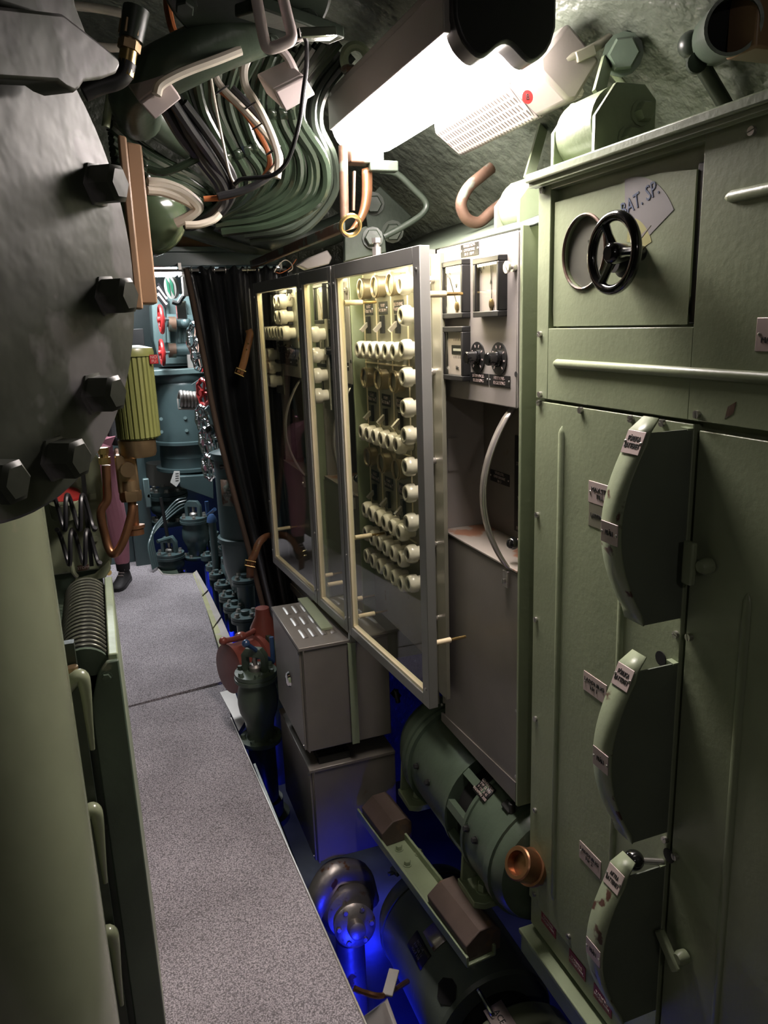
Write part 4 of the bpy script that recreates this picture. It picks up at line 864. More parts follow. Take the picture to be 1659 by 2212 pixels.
B().grid([[r[0]+V((-.012, -.006, 0)), r[0]+V((.0, -.012, 0)), r[0]+V((.010, -.006, 0))] for r in rows]).build('edge_binding', 'suede_brown', cu, thick=.004, smooth=60)
me = B().torus((0, 0, 0), (1, 0, 0), .013, .002, 14, 6).mesh('curtain_ring', 'steel')
for k in range(9): put('curtain_ring', me, cu, (rows[0][0].x+.02+k*.045, YC, 1.832))
def strap(px, Y, w, mt, label, buck):
    P = cr([U(x, y, Y=Y+dy) for x, y, dy in px], 5); t = thing('leather_strap', P[-1], label, 'strap', 'leather tie straps for the curtain')
    rws = []
    for i, p in enumerate(P):
        d = (P[min(i+1, len(P)-1)]-P[max(i-1, 0)]).normalized(); s = d.cross(V((-.35, -1, 0))).normalized(); rws.append([p+s*w/2, p-s*w/2])
    B().grid(rws).build('band', mt, t, thick=.004)
    e = P[buck]; d = (P[min(buck+1, len(P)-1)]-P[buck-1]).normalized(); s = d.cross(V((-.35, -1, 0))).normalized(); n_ = d.cross(s); n_ = n_ if n_.y < 0 else -n_
    e = e+n_*.005; q = [e+s*w*.72+d*w*.4, e-s*w*.72+d*w*.4, e-s*w*.72-d*w*.4, e+s*w*.72-d*w*.4]
    B().tube(q, .0032, 6, True).bar(e+d*w*.5, e-d*w*.5, .003, .003).build('buckle', 'brass', t)
    for k in (3, 5): B().cyl(P[len(P)//2+k-5]+n_*.002, P[len(P)//2+k-5]+n_*.004, .0035, n=8).build('rivet', 'brass', t)
strap([(537, 712, 0), (540, 725, -.01), (533, 755, -.012), (526, 785, -.01), (518, 808, 0)], 3.16, .028, 'leather_tan', 'tan leather strap with brass buckle high on the curtain', -2)
strap([(597, 1158, .1), (578, 1158, .02), (560, 1172, -.01), (549, 1200, -.02), (541, 1216, -.02), (540, 1248, 0)], 3.06, .03, 'leather_brown', 'brown leather strap with buckle low on the curtain', -6)
# ================================================================ next compartment
def drum(name, c, prof, mt, label, cat, n=40):
    t = thing(name, c, label, cat); B().lathe(prof, c, n=n).build('shell', mt, t); return t
d1 = drum('teal_drum', V((.575, 5.75, .60)), [(.235, 0), (.25, .008), (.25, .03), (.215, .032), (.215, .10), (.217, .105), (.215, .11), (.21, .20), (.255, .205), (.255, .225), (.235, .23), (.235, .62), (.225, .64), (.24, .66), (.24, .70), (.16, .74)], 'teal', 'large teal flanged drum in the next compartment', 'drum', 48)
for x, y in ((348, 905), (349, 933), (400, 903), (403, 930)): B().cyl(U(x, y, Y=5.53), U(x, y, Y=5.51), .012, n=10).build('bolt', 'teal_light', d1)
B().box(V((.28, 5.5, 1.30)), V((.86, 6.0, 1.34))).build('table', 'teal_light', d1, .006)
B().prism([U(x, y, Y=5.52) for x, y in ((388, 848), (440, 812), (465, 820), (470, 850))], (0, .1, 0)).build('gusset', 'teal', d1, .003)
sg = [(342, 1030), (385, 1032), (462, 1080), (462, 1095), (440, 1078), (395, 1052)]
solo(B().prism([U(x, y, Y=5.45) for x, y in ((386, 1030), (460, 1026), (462, 1078), (390, 1052))], (0, .5, 0)), 'teal_tray', 'teal', 'sloping teal sheet metal tray below the drum', 'tray', bevel=.003)
solo(B().cyl(U(352, 1000, Y=6.2), U(352, 1045, Y=6.2), .13, n=30), 'grey_vessel', 'grey', 'grey round vessel under the teal drum', 'vessel')
tgp = [U(x, y, Y=5.42) for x, y in ((376, 1018), (388, 1018), (389, 1040), (381, 1052), (368, 1042))]
tg = thing('paper_tag', tgp[2], 'white paper tag with holes hanging under the drum', 'tag'); B().prism(tgp, (0, .004, 0)).build('card', 'paint_white', tg)
for k in range(4): B().box(U(379, 1024+k*5, Y=5.419), U(386, 1022+k*5, Y=5.42)).build('printed_line', 'ink', tg)
# upper machinery: housing, pipes, handwheels
uh = thing('pump_housing', (.5, 5.8, 1.36), 'pale teal pump housing standing above the drum', 'pump')
B().prism([U(x, y, Y=5.7) for x, y in ((328, 660), (346, 628), (420, 640), (440, 788), (345, 788), (332, 735))], (0, .3, 0)).build('case', 'teal_light', uh, .01)
for x in (353, 362, 385, 397): B().cyl(U(x, 650, Y=5.67), U(x+3, 740, Y=5.67), .014, n=10).build('pipe', 'teal_light', uh)
B().cyl(U(362, 1, Y=5.6)*0+U(360, 692, Y=5.6), U(425, 695, Y=5.6), .045, n=18).build('cross_pipe', 'teal', uh); B().cyl(U(365, 757, Y=5.6), U(430, 755, Y=5.6), .045, n=18).build('cross_pipe', 'teal', uh)
for x, y in ((372, 700), (372, 757)): B().cyl(U(x-8, y, Y=5.56), U(x+8, y, Y=5.56), .05, n=18).build('pipe_sleeve', 'rusty_iron', uh)
B().sph(U(402, 697, Y=5.5), .035).build('float_ball', 'teal', uh); B().box(U(407, 795, Y=5.55), U(420, 765, Y=5.6)).build('rib', 'grey', uh)
def wheel(px, py, Y, r, ax, mt, label, group, mt2=None, scal=True):
    c = U(px, py, Y=Y); ax = V(ax).normalized(); t = thing('handwheel', c, label, 'handwheel', group); u, v = perp(ax)
    pts = []; N = 40
    for i in range(N):
        a = 2*PI*i/N; rr = r*(1+(.07*math.sin(a*8) if scal else 0)); pts.append(c+(u*math.cos(a)+v*math.sin(a))*rr)
    B().tube(pts, r*.16, 8, True).build('rim', mt, t)
    for k in range(5):
        a = 2*PI*k/5; B().tube([c, c+(u*math.cos(a)+v*math.sin(a))*r], r*.11, 6).build('spoke', mt, t)
    B().cyl(c-ax*r*.3, c+ax*r*.3, r*.25, n=12).build('hub', mt2 or mt, t)
    B().cyl(c+ax*r*.2, c-ax*(.05 if mt == 'red' and py < 800 else .2), r*.13, n=8).build('spindle', 'teal', t)
    return t
solo(B().cyl((.80, 4.82, -.5), (.80, 4.82, 2.0), .075, n=24), 'riser_pipe', 'teal', 'teal riser pipe behind the chrome handwheels', 'pipe')
AX = (-1, -.35, 0); GW = 'chrome handwheels along the right of the next compartment'
wheel(348, 690, 5.45, .085, (-1, -.03, 0), 'red', 'upper red handwheel beyond the olive canister', 'red handwheels in the next compartment', scal=False)
wheel(350, 762, 5.45, .08, (-1, -.03, 0), 'red', 'lower red handwheel beyond the olive canister', 'red handwheels in the next compartment', scal=False)
wheel(423, 735, 4.75, .095, AX, 'chrome', 'topmost chrome handwheel beside the curtain edge', GW)
wheel(430, 768, 4.70, .085, AX, 'chrome', 'second chrome handwheel from the top beside the curtain', GW)
wheel(440, 848, 4.65, .075, AX, 'red', 'bright red handwheel behind the coil spring', 'red handwheels in the next compartment')
wheel(437, 905, 4.6, .075, AX, 'chrome', 'chrome handwheel just below the coil spring', GW)
wheel(446, 955, 4.55, .08, AX, 'chrome', 'chrome handwheel above the teal tank flange', GW)
wheel(460, 950, 4.75, .075, AX, 'chrome', 'chrome handwheel tucked behind the teal tank neck', GW)
wheel(450, 1010, 4.5, .07, AX, 'chrome', 'lowest chrome handwheel left of the teal tank', GW)
lv = thing('crank_lever', U(452, 900, Y=4.5), 'pale teal crank with a black ball below the red handwheel', 'lever')
B().tube(cr([U(446, 880, Y=4.5), U(456, 890, Y=4.5), U(464, 915, Y=4.5)]), .018, 8).build('arm', 'teal_light', lv); B().sph(U(455, 928, Y=4.45), .032).build('ball', 'black_gloss', lv)
sp_ = thing('coil_spring', U(412, 885, Y=4.8), 'heavy dark coil spring in a wire cradle beside the red handwheel', 'spring')
a, c_ = U(388, 862, Y=4.85), U(432, 866, Y=4.85); ax = (c_-a).normalized(); u, v = perp(ax)
B().tube([a+(c_-a)*(i/90)+(u*math.cos(i/90*2*PI*6)+v*math.sin(i/90*2*PI*6))*.045 for i in range(91)], .0125, 8).build('coil', 'worn_steel', sp_)
B().tube([U(384, 862, Y=4.85), U(386, 883, Y=4.82), U(436, 884, Y=4.82), V((.76, 4.82, U(436, 884, Y=4.82).z))], .006, 6).build('cradle', 'grey', sp_)
# neck tank nearest the curtain
tk = V((.695, 4.3, 0))
t2 = thing('teal_tank', tk+V((0, 0, .0)), 'teal tank with nameplate right beside the curtain edge', 'tank')
B().lathe([(.06, 0), (.10, .10), (.135, .26), (.14, .40), (.155, .405), (.155, .43), (.14, .435), (.138, .885), (.155, .89), (.155, .925), (.10, .94), (.085, .95), (.082, 1.35), (.09, 1.4)], tk, n=40).build('shell', 'teal', t2)
def tplate(px, py, w, h, mt, s, sz):
    p = U(px, py, Y=4.17); n = V((p.x-tk.x, p.y-tk.y, 0)).normalized(); p = tk+n*.1415+V((0, 0, p.z)); u = V((0, 0, 1)).cross(n)
    B().grid([[p+u*(i*w)+V((0, 0, j*h)) for i in (-1, 1)] for j in (-1, 1)]).build('name_plate', mt, t2, thick=.003); text(s, p+n*.003, n, sz, 'alu_plate', t2)
tplate(478, 1012, .034, .012, 'black', 'LUFTFLASKA', .010); tplate(483, 1068, .036, .075, 'rusty_iron', 'TRYCK\n30 kp\nVOLYM\n120 L', .017)
# flanged valves on the far floor
va = valve('flanged_valve', (.33, 5.32, -.08), .10, .13, 'teal', 'teal flanged valve standing in the notch of the far carpet', 'flanged valves beyond the carpet')
B().cyl((.33, 5.32, .12), (.31, 5.36, .48), .012, n=8).build('extension_rod', 'black', va)
B().cyl((.25, 5.25, .2), (.36, 5.32, .2), .014, n=8).build('cross_arm', 'teal', va)
vb = valve('flanged_valve', (.52, 5.35, .02), .10, .26, 'teal', 'taller teal flanged valve behind the far carpet corner', 'flanged valves beyond the carpet')
vc = valve('flanged_valve', (.40, 5.95, .15), .15, .20, 'teal', 'wide teal flange plate under the sloping tray', 'flanged valves beyond the carpet', yoke=False, nb=9)
for k in range(4): solo(B().tube(cr([V((.20+.012*k, 5.2+.02*k, .02)), V((.19+.012*k, 5.25+.02*k, .18+.02*k)), V((.26+.012*k, 5.35+.02*k, .26+.018*k)), V((.42, 5.5+.02*k, .34+.02*k)), V((.5, 5.55, .36+.02*k))]), .007, 6), 'thin_pipe', 'teal', ('outermost', 'second', 'third', 'innermost')[k]+' of four thin teal pipes bending round the notch valve', 'pipe', 'thin bent pipes round the notch valve')
# manifold of small valves
def head(c, r, label, h=.16):
    c = V(c); t = thing('manifold_valve', c, label, 'valve', 'small valves of the manifold beside the far carpet')
    B().lathe([(r*.62, -h), (r*.66, -.03), (r*1.0, -.028), (r*1.0, -.012), (r*.94, -.010), (r*1.0, -.008), (r*1.0, .008), (r*.3, .01), (r*.3, .03), (r*.18, .032)], c, n=20).build('body', 'teal', t)
    bolts('steel', t, c+V((0, 0, .008)), (0, 0, 1), r*.72, 4, r*.17, r*.24, .5); return t
up_row = [(445, 1135, .052), (457, 1152, .052), (469, 1170, .052), (482, 1188, .055), (496, 1206, .055), (511, 1228, .06), (529, 1250, .075)]
lo_row = [(449, 1200, .05), (460, 1222, .05), (468, 1240, .05), (482, 1262, .055), (495, 1286, .06), (507, 1308, .065), (530, 1330, .075)]
nm = ('farthest', 'second farthest', 'third farthest', 'middle', 'third nearest', 'second nearest', 'nearest')
for i, (x, y, r) in enumerate(up_row): head(U(x, y, X=.645), r, nm[i]+' valve of the upper manifold row below the teal tank', .26 if i == 6 else .18)
for i, (x, y, r) in enumerate(lo_row): head(U(x, y, X=.575), r, nm[i]+' valve of the lower manifold row above the blue bilge light', .3)
solo(B().tube([U(455, 1165, X=.66), U(500, 1235, X=.66), U(535, 1290, X=.66)], .05, 16), 'manifold_pipe', 'teal', 'sloping teal manifold pipe between the two rows of valves', 'pipe')
q = U(481, 1166, X=.60); rk = thing('red_cock', q, 'small red cock handle below the teal tank', 'handle'); B().sph(q, .02).cyl(q, q+V((.05, 0, .0)), .012, n=10).build('knob', 'red', rk); B().cyl(q+V((.05, 0, 0)), (.70, 4.36, q.z), .008, n=8).build('stem', 'teal', rk)
bq = thing('blue_bar_handle', U(450, 1110, Y=5.0), 'blue angled bar handle left of the teal tank', 'handle'); B().tube([U(446, 1083, Y=5.0), U(449, 1112, Y=5.0), U(464, 1100, Y=4.9)], .013, 8).build('bar', 'blue', bq); B().lathe([(.035, 0), (.03, .03), (.015, .05)], U(458, 1127, Y=4.9), n=14).build('boss', 'blue', bq); B().cyl(U(458, 1127, Y=4.9), U(458, 1127, Y=4.9)-V((0, 0, .5)), .025, n=12).build('stem', 'teal', bq)
# teal frame post at the end of the passage, dark lockers left of it
tp = thing('frame_post', (.19, 5.42, 0), 'teal steel door post beyond the copper pipe', 'post')
B().box((.10, 5.40, -.02), (.235, 5.5, 2.1)).build('post', 'teal', tp, .004); B().box((.205, 5.36, .42), (.245, 5.40, .62)).build('hinge', 'teal_light', tp, .006)
B().box((-.3, 5.52, -.02), (.10, 5.6, 2.1)).build('door_leaf', 'teal', tp, .004)
for z in (.5, .8): B().cyl((.235, 5.39, z), (.235, 5.36, z), .012, n=8).build('bolt', 'teal_light', tp)
solo(B().box((.235, 5.62, 1.30), (.33, 5.8, 1.62)), 'dark_hatch', 'black', 'black open hatch above the olive canister', 'hatch', bevel=.004)
# lamp and exit sign of the next compartment
fl = thing('far_lamp', U(365, 590, Y=5.0), 'glowing white lamp just below the doorway header', 'lamp')
B().box(U(310, 599, Y=5.0), U(385, 572, Y=4.8)).build('diffuser', 'far_lamp', fl, .01); B().box(U(385, 599, Y=5.0), U(400, 572, Y=4.8)).build('end_cap', 'grey', fl, .004)
es = thing('exit_sign', U(376, 650, Y=4.75), 'round green and white escape sign below the far lamp', 'sign')
c = U(374, 620, Y=4.75); ax = V((-.9, -.42, -.1)); B().lathe([(.066, 0), (.066, .02)], c, ax, 28).build('disc', 'paint_white', es)
u, v = perp(ax); nrm = ax.normalized()
for s in (1, -1): B().prism([c+nrm*.021+u*(.02*s+.012)+v*-.05, c+nrm*.021+u*(.02*s+.02)+v*.02, c+nrm*.021+u*(.02*s-.01)+v*.055, c+nrm*.021+u*(.02*s-.012)+v*-.02], nrm*.001).build('pictogram', 'green_sign', es, smooth=0)
B().box(c+V((.06, .03, -.05)), c+V((.14, .1, .06))).box(c+V((.09, .05, .06)), c+V((.11, .07, .62))).build('bracket', 'grey', es, .004)
for k in range(5): solo(B().cyl(U(341, 612+k*7, Y=5.6), U(360, 640+k*6, Y=5.6), .012, n=8), 'white_pipe', 'white_plastic' if k % 2 else 'black_cable', ('first', 'second', 'third', 'fourth', 'fifth')[k]+' pipe from the top in the cluster left of the escape sign', 'pipe', 'small pipes left of the escape sign')
# machine at the right of the opening
km = thing('camera_arm', U(395, 660, Y=4.9), 'dark jointed bracket hanging right of the escape sign', 'bracket')
B().tube(cr([U(402, 632, Y=4.9), U(392, 645, Y=4.9), U(385, 655, Y=4.9), U(372, 652, Y=4.9)]), .014, 8).build('arm', 'black', km); B().box(U(384, 690, Y=4.9), U(400, 650, Y=4.95)).build('head', 'chrome', km, .006); B().cyl(U(402, 632, Y=4.9), U(402, 632, Y=4.9)+V((.02, 0, .6)), .012, n=8).build('hanger', 'black', km)
# ================================================================ ceiling lamp
Xl, Xr, Ya, Yb, Zb, Zt = .626, .815, 1.303, 2.03, 2.036, 2.115
lt = thing('fluorescent_lamp', ((Xl+Xr)/2, (Ya+Yb)/2, Zb), 'big glowing fluorescent lamp under the hull ceiling', 'lamp')
def lprof(y, k=1.0, n=24, z1=Zt):                     # two-lobed cross-section of the cover
    P = []; w = Xr-Xl; cx = (Xl+Xr)/2
    for i in range(n+1):
        u = i/n; x = Xl+w*u; e = min(u, 1-u)*2; z = Zb+.032-.032*abs(math.cos(PI*(u-.5)*1.0+PI/2))**.7*(1 if 1 else 0)
        z = Zb+.045*(1-min(1, e*5)**.6)+.013*math.cos(4*PI*(u-.5))*min(1, e*3)+.008
        P.append(V((cx+(x-cx)*k, y, z1-(z1-z)*k if k < 1 else z)))
    return P
body = [lprof(y, k) for y, k in ((Ya+.03, 1), (Ya+.2, 1), (Yb-.1, 1), (Yb-.03, .99), (Yb-.008, .96), (Yb, .88))]
b = B(); rows = [[V((r[0].x, r[0].y, Zt))]+r+[V((r[-1].x, r[-1].y, Zt))] for r in body]; b.grid(rows); b.f.append([len(b.v)-i-1 for i in range(len(rows[0]))])
b.build('diffuser', 'lamp_cover', lt, smooth=60)
P = lprof(Ya-.02, 1.04); B().prism([V((P[0].x, P[0].y, Zt+.03))]+P+[V((P[-1].x, P[-1].y, Zt+.03))], (0, .05, 0)).build('end_cap', 'black', lt, .006)
B().box((Xl-.006, Ya, Zt), (Xr+.006, Yb-.04, Zt+.05)).build('tray', 'grey', lt, .003); B().bar((Xl-.008, Ya, Zt-.008), (Xl-.008, Yb-.05, Zt-.008), .014, .072).build('side_rail', 'grey', lt, .002)
B().box((Xl+.02, Yb-.05, Zt), (Xr-.02, Yb+.02, Zt+.045)).build('end_housing', 'black', lt, .006)
# ================================================================ heater with perforated guard
he = thing('perforated_heater', (.91, 1.6, 2.0), 'perforated metal heater box with cast end beside the lamp', 'heater')
B().prism([V((x, 1.50, z)) for x, z in ((.842, 2.068), (.846, 2.047), (.912, 2.0), (.93, 2.004), (.975, 2.07), (.9, 2.13))], (0, .36, 0)).build('guard', 'perforated', he, .004)
B().prism([V((x, 1.385, z)) for x, z in ((.846, 2.075), (.85, 2.05), (.912, 2.003), (.932, 2.006), (.985, 2.08), (.91, 2.14))], (0, .115, 0)).build('cast_end', 'grey_box', he, .008)
for x, z in ((.858, 2.085), (.952, 2.025)): B().cyl((x-.006, 1.40, z), (x-.006, 1.46, z), .011, n=12).hexb((x-.006, 1.40, z), (0, -1, 0), .008, .008).build('clamp_lug', 'grey', he)
q = U(1139, 210, Y=1.385); B().lathe([(.012, 0), (.012, .001)], q, (0, -1, 0), 20).build('badge', 'red', he); text('B', q+V((0, -.0015, 0)), (0, -1, 0), .014, 'ink', he)
cdp = [U(1175, 142, Y=1.42), U(1200, 140, Y=1.40), U(1240, 122, Y=1.39), U(1280, 105, Y=1.39), U(1325, 75, Y=1.40), U(1345, 55, Y=1.41)]
cn_ = thing('conduit', cdp[0], 'short cable conduit leaving the cast heater end', 'conduit'); B().tube(cr(cdp), .009, 10).build('tube', 'grey_olive', cn_); B().lathe([(.016, 0), (.016, .012)], cdp[0], cdp[1]-cdp[0], 6).build('gland_nut', 'brass', cn_); B().bar(cdp[2]+V((0, 0, -.004)), cdp[3]+V((0, 0, -.004)), .022, .02).build('saddle', 'grey_olive', cn_, .002)
# ================================================================ hull fittings upper right
def pipe(px, Y, r, mt, name, label, cat='pipe', n=10, group=None):
    return solo(B().tube(cr([U(p[0], p[1], Y=(p[2] if len(p) > 2 else Y)) for p in px], 6), r, n), name, mt, label, cat, group)
pipe([(1062, 362), (1040, 380), (1012, 405), (996, 440), (1008, 472), (1035, 480), (1065, 455), (1095, 432)], 1.9, .015, 'rusty_iron', 'hook_pipe', 'bent rusty hook shaped pipe beside the shock mount')
pipe([(822, 368), (858, 376), (890, 405), (920, 438), (912, 462), (870, 490), (828, 512)], 2.2, .009, 'green_dark', 'thin_conduit', 'thin dark conduit looping below the lamp')
ms = B().grid([[V((.862, y, 1.782)), V((1.05, y, 1.85)), V((1.25, y, 1.93))] for y in (1.42, 1.9, 2.4, 2.75)]); solo(ms, 'diamond_sheet', 'diamond_sheet', 'dark diamond pattern sheet above the meter panel', 'sheet', thick=.004)
hp = thing('hull_bracket', U(830, 460, Y=2.45), 'dark green bolted bracket plate on the hull behind the lamp', 'bracket')
B().prism([U(x, y, Y=2.45) for x, y in ((785, 440), (820, 402), (890, 468), (842, 512), (795, 500))], (.02, .03, 0)).build('plate', 'green_dark', hp, .003)
for x, y in ((806, 440), (848, 500)): B().hexb(U(x, y, Y=2.445), (-.3, -1, -.2), .028, .03).build('bolt', 'green_dark', hp)
hp2 = thing('hull_bracket', U(800, 530, Y=2.2), 'small green lug with round boss above the near glass cover', 'bracket')
B().prism([U(x, y, Y=2.2) for x, y in ((745, 510), (790, 488), (832, 508), (835, 545), (745, 565))], (0, .02, 0)).build('lug', 'green_dark', hp2, .003); B().hexb(U(805, 514, Y=2.19), (-.3, -1, 0), .024, .02).build('boss', 'green_dark', hp2)
# rusty hinge piece hanging under the lamp
rh = thing('rusty_bracket', U(765, 500, Y=2.0), 'rusty curved strap and tube hanging under the lamp end', 'bracket')
B().cyl(U(741, 315, Y=2.0), U(744, 472, Y=2.0), .012, n=12).build('tube', 'rusty_iron', rh)
cs = cr([U(x, y, Y=2.02) for x, y in ((792, 362), (792, 420), (784, 460), (765, 492), (748, 498))], 5); B().grid([[p+V((-.014, 0, -.004)), p+V((.014, 0, .004))] for p in cs]).build('curved_strap', 'copper', rh, thick=.008)
B().torus(U(757, 487, Y=2.0), (0, -1, -.5), .026, .006, 26, 8).build('ring', 'brass', rh); B().box(U(758, 350, Y=2.0), U(815, 318, Y=2.05)).build('block', 'rusty_iron', rh, .004); B().bar(U(765, 370, Y=2.0), U(763, 455, Y=2.0), .01, .006).build('inner_bar', 'rusty_iron', rh)
B().box(U(800, 368, Y=2.0), U(852, 352, Y=2.03)).build('arm', 'green_dark', rh, .003)
# brown angle rail above the covers
solo(B().bar(U(545, 572, Y=3.2), U(740, 490, Y=2.25), .02, .03), 'angle_rail', 'rusty_iron', 'brown steel angle rail above the farthest glass covers', 'rail', bevel=.003)
pipe([(592, 588), (600, 575), (615, 562), (628, 568), (632, 580), (622, 588)], 2.75, .0018, 'white_cable', 'thin_wire', 'thin pale wire looping over the glass covers', 'wire', 6)
pipe([(596, 588), (606, 590), (622, 582), (632, 572), (640, 560)], 2.76, .0018, 'orange_cable', 'thin_wire', 'thin reddish wire looping over the glass covers', 'wire', 6)
solo(B().prism([U(x, y, Y=2.6) for x, y in ((645, 572), (668, 556), (708, 540), (718, 556), (712, 570), (665, 582))], (0, .05, 0)), 'grey_wedge', 'grey', 'grey tapered cover lying on top of the middle glass cover', 'cover', bevel=.004)
# top right: open pipe end, welded lug, brown box, hooks
oc = U(1585, 52, Y=1.0); ox = V((-.55, -.75, -.2)).normalized()
op_ = thing('open_pipe', oc, 'dark open pipe end in the upper right corner', 'pipe'); B().lathe([(.041, -.3), (.041, 0), (.036, 0), (.036, -.25)], oc, ox, 32, cap=False).build('wall', 'green_motor', op_); B().cyl(oc-ox*.06, oc-ox*.05, .0365, n=28).build('bore', 'void', op_)
solo(B().box(U(1632, 102, Y=.98), U(1700, -30, Y=1.04)), 'brown_box', 'tan_box', 'corner of a brown box at the upper right edge', 'box', bevel=.004)
solo(B().tube(cr([U(1494, 92, Y=1.2), U(1510, 130, Y=1.2), U(1530, 165, Y=1.21), U(1560, 215, Y=1.22), U(1580, 250, Y=1.23)]), [.02]*6+[.014]*19, 10).sph(U(1492, 96, Y=1.2), .022).lathe([(.017, 0), (.017, .008)], U(1503, 138, Y=1.18), (-.4, -1, 0), 16), 'welded_lug', 'green_dark', 'knobbly dark pipe welded to the hull above the cabinet', 'pipe')
solo(B().tube(cr([U(1300, 12, Y=1.4), U(1330, 35, Y=1.38), U(1352, 40, Y=1.36), U(1378, 25, Y=1.35), U(1388, -12, Y=1.35)]), .011, 10).bar(U(1292, 15, Y=1.4), U(1330, 45, Y=1.4), .04, .02), 'lashing_eye', 'sage', 'green lashing eye welded to the hull above the shock mount', 'hook')
hn = thing('hull_bolt', U(1345, 120, Y=1.36), 'large dark hexagon bolt above the nearest shock mount', 'bolt'); B().hexb(U(1345, 118, Y=1.36), (-.5, -.8, -.2), .03, .035).build('head', 'green_motor', hn); B().cyl(U(1345, 118, Y=1.36), U(1365, 115, Y=1.44), .03, n=20).build('shank', 'green_dark', hn)
pipe([(1305, 135), (1340, 175), (1362, 200)], 1.4, .007, 'sage_light', 'thin_rod', 'short pale rod slanting behind the shock mount', 'rod')
lg = thing('lamp_lug', U(765, 135, Y=1.9), 'pale green hanger eye beside the lamp tray', 'hanger'); B().torus(U(768, 128, Y=1.9), (-.2, -1, -.3), .028, .011, 24, 8).build('eye', 'sage_light', lg); B().hexb(U(752, 148, Y=1.88), (0, -.3, -1), .014, .014).build('bolt', 'rusty_iron', lg)
# ================================================================ big ceiling flange and duct
bf = thing('ceiling_flange', U(510, 60, Y=1.5), 'large dark bolted flange hanging from the ceiling', 'flange')
fc_ = U(535, -25, Y=1.48); fa = V((-.12, -.45, -.9)).normalized()
B().lathe([(.137, -.12), (.137, -.03), (.148, -.028), (.148, -.006), (.142, 0), (.05, .002), (.001, .003)], fc_, fa, 56).build('cover', 'green_dark', bf)
bolts('green_dark', bf, fc_, fa, .116, 8, .017, .017, .25)
B().prism([fc_+fa*.02+V(d) for d in ((-.02, .03, 0), (.16, .06, -.02), (.18, .02, -.02), (.02, -.02, 0))], fa*.03).build('latch_bar', 'green_dark', bf, .004)
B().tube(cr([U(548, -40, Y=1.38), U(560, 30, Y=1.38), U(572, 90, Y=1.38), U(582, 104, Y=1.38), U(612, 95, Y=1.38), U(630, 80, Y=1.38), U(622, 40, Y=1.38), U(605, -30, Y=1.38)], 5), .0098, 10).build('grab_loop', 'white_plastic', bf)
B().bar(U(640, 75, Y=1.40), U(720, 72, Y=1.42), .026, .017).build('chrome_catch', 'chrome', bf, .003)
du = thing('duct_pipe', U(380, 150, Y=1.95), 'wide grey green duct crossing below the ceiling flange', 'duct')
B().tube(cr([U(560, 60, Y=1.58), U(470, 95, Y=1.60), U(400, 128, Y=1.62), U(330, 165, Y=1.66), U(288, 205, Y=1.72), U(300, 255, Y=1.82)], 6), [.047]*31, 20).build('tube', 'green_motor', du)
B().torus(U(305, 185, Y=1.69), (-.5, .2, -.4), .05, .006, 30, 8).build('clip', 'black', du)
solo(B().tube(cr([U(288, 215, Y=1.8), U(330, 255, Y=1.85), U(380, 290, Y=1.9), U(440, 330, Y=1.98)]), .036, 16), 'duct_branch', 'green_motor', 'green pipe running behind the left junction box', 'pipe')
# hydraulic hose with brass union, upper left
hh = thing('hydraulic_pipe', U(275, 150, Y=1.5), 'pipe with brass union and black elbow at upper left', 'pipe')
B().lathe([(.022, 0), (.02, .05)], U(295, 20, Y=1.5), U(275, 130, Y=1.5)-U(295, 20, Y=1.5), 16).build('sleeve', 'green_dark', hh)
d = (U(272, 150, Y=1.5)-U(290, 30, Y=1.5)).normalized(); p0 = U(287, 50, Y=1.5)
B().lathe([(.021, 0), (.021, .022)], p0, d, 6).lathe([(.016, .022), (.016, .03)], p0, d, 14).lathe([(.019, .03), (.019, .044)], p0, d, 6).build('union_nut', 'old_brass', hh); B().lathe([(.0145, .044), (.0145, .085)], p0, d, 14).build('ferrule', 'brass', hh)
B().tube(cr([U(275, 135, Y=1.5), U(268, 160, Y=1.5), U(250, 175, Y=1.5), U(215, 185, Y=1.5), U(180, 200, Y=1.5)]), .015, 12).build('elbow', 'black', hh)
for (px, mt, lab) in ((((155, 12), (210, 18), (262, 28)), 'white_cable', 'pale horizontal pipe highest at the upper left'), (((205, 100), (235, 103), (262, 103)), 'white_cable', 'short pale pipe stub left of the brass union'), (((243, 180), (235, 225), (228, 275)), 'sage', 'pale green vertical pipe behind the bolted cover')): pipe(px, 1.75, .008, mt, 'thin_pipe', lab)
# ================================================================ cable bundles
def bundle(name, inner, outer, n, r, mts, Ya_, Yb_, label, ties, wob=.3):
    c0 = U(*inner[len(inner)//2], Y=(Ya_+Yb_)/2); t = thing(name, c0, label, 'cable bundle'); lines = []
    for k in range(n):
        s = k/(n-1) if n > 1 else .5; pts = []
        for i, (a, b_) in enumerate(zip(inner, outer)):
            f = i/(len(inner)-1); Y = Ya_+(Yb_-Ya_)*f+.025*math.sin(k*2.3+i*.5)*wob
            jx, jy = random.uniform(-3, 3)*wob, random.uniform(-3, 3)*wob
            pts.append(U(a[0]+(b_[0]-a[0])*s+jx, a[1]+(b_[1]-a[1])*s+jy, Y=Y))
        pts = cr(pts, 5); lines.append(pts); rr = r*random.uniform(.82, 1.15)
        B().tube(pts, rr, 8).build('cable', mts[k % len(mts)], t)
    for f in ties:
        i = int(f*(len(lines[0])-1)); row = [l[i] for l in lines]; fw = V((0, -1, -.35)).normalized()*(r*1.3); w_ = (lines[0][min(i+2, len(lines[0])-1)]-lines[0][i]).normalized()*.012
        if len(row) > 1: B().grid([[p+fw-w_, p+fw+w_] for p in row]).build('cable_clamp', 'green_cable', t, thick=.003)
    return t
GC = ['green_cable']
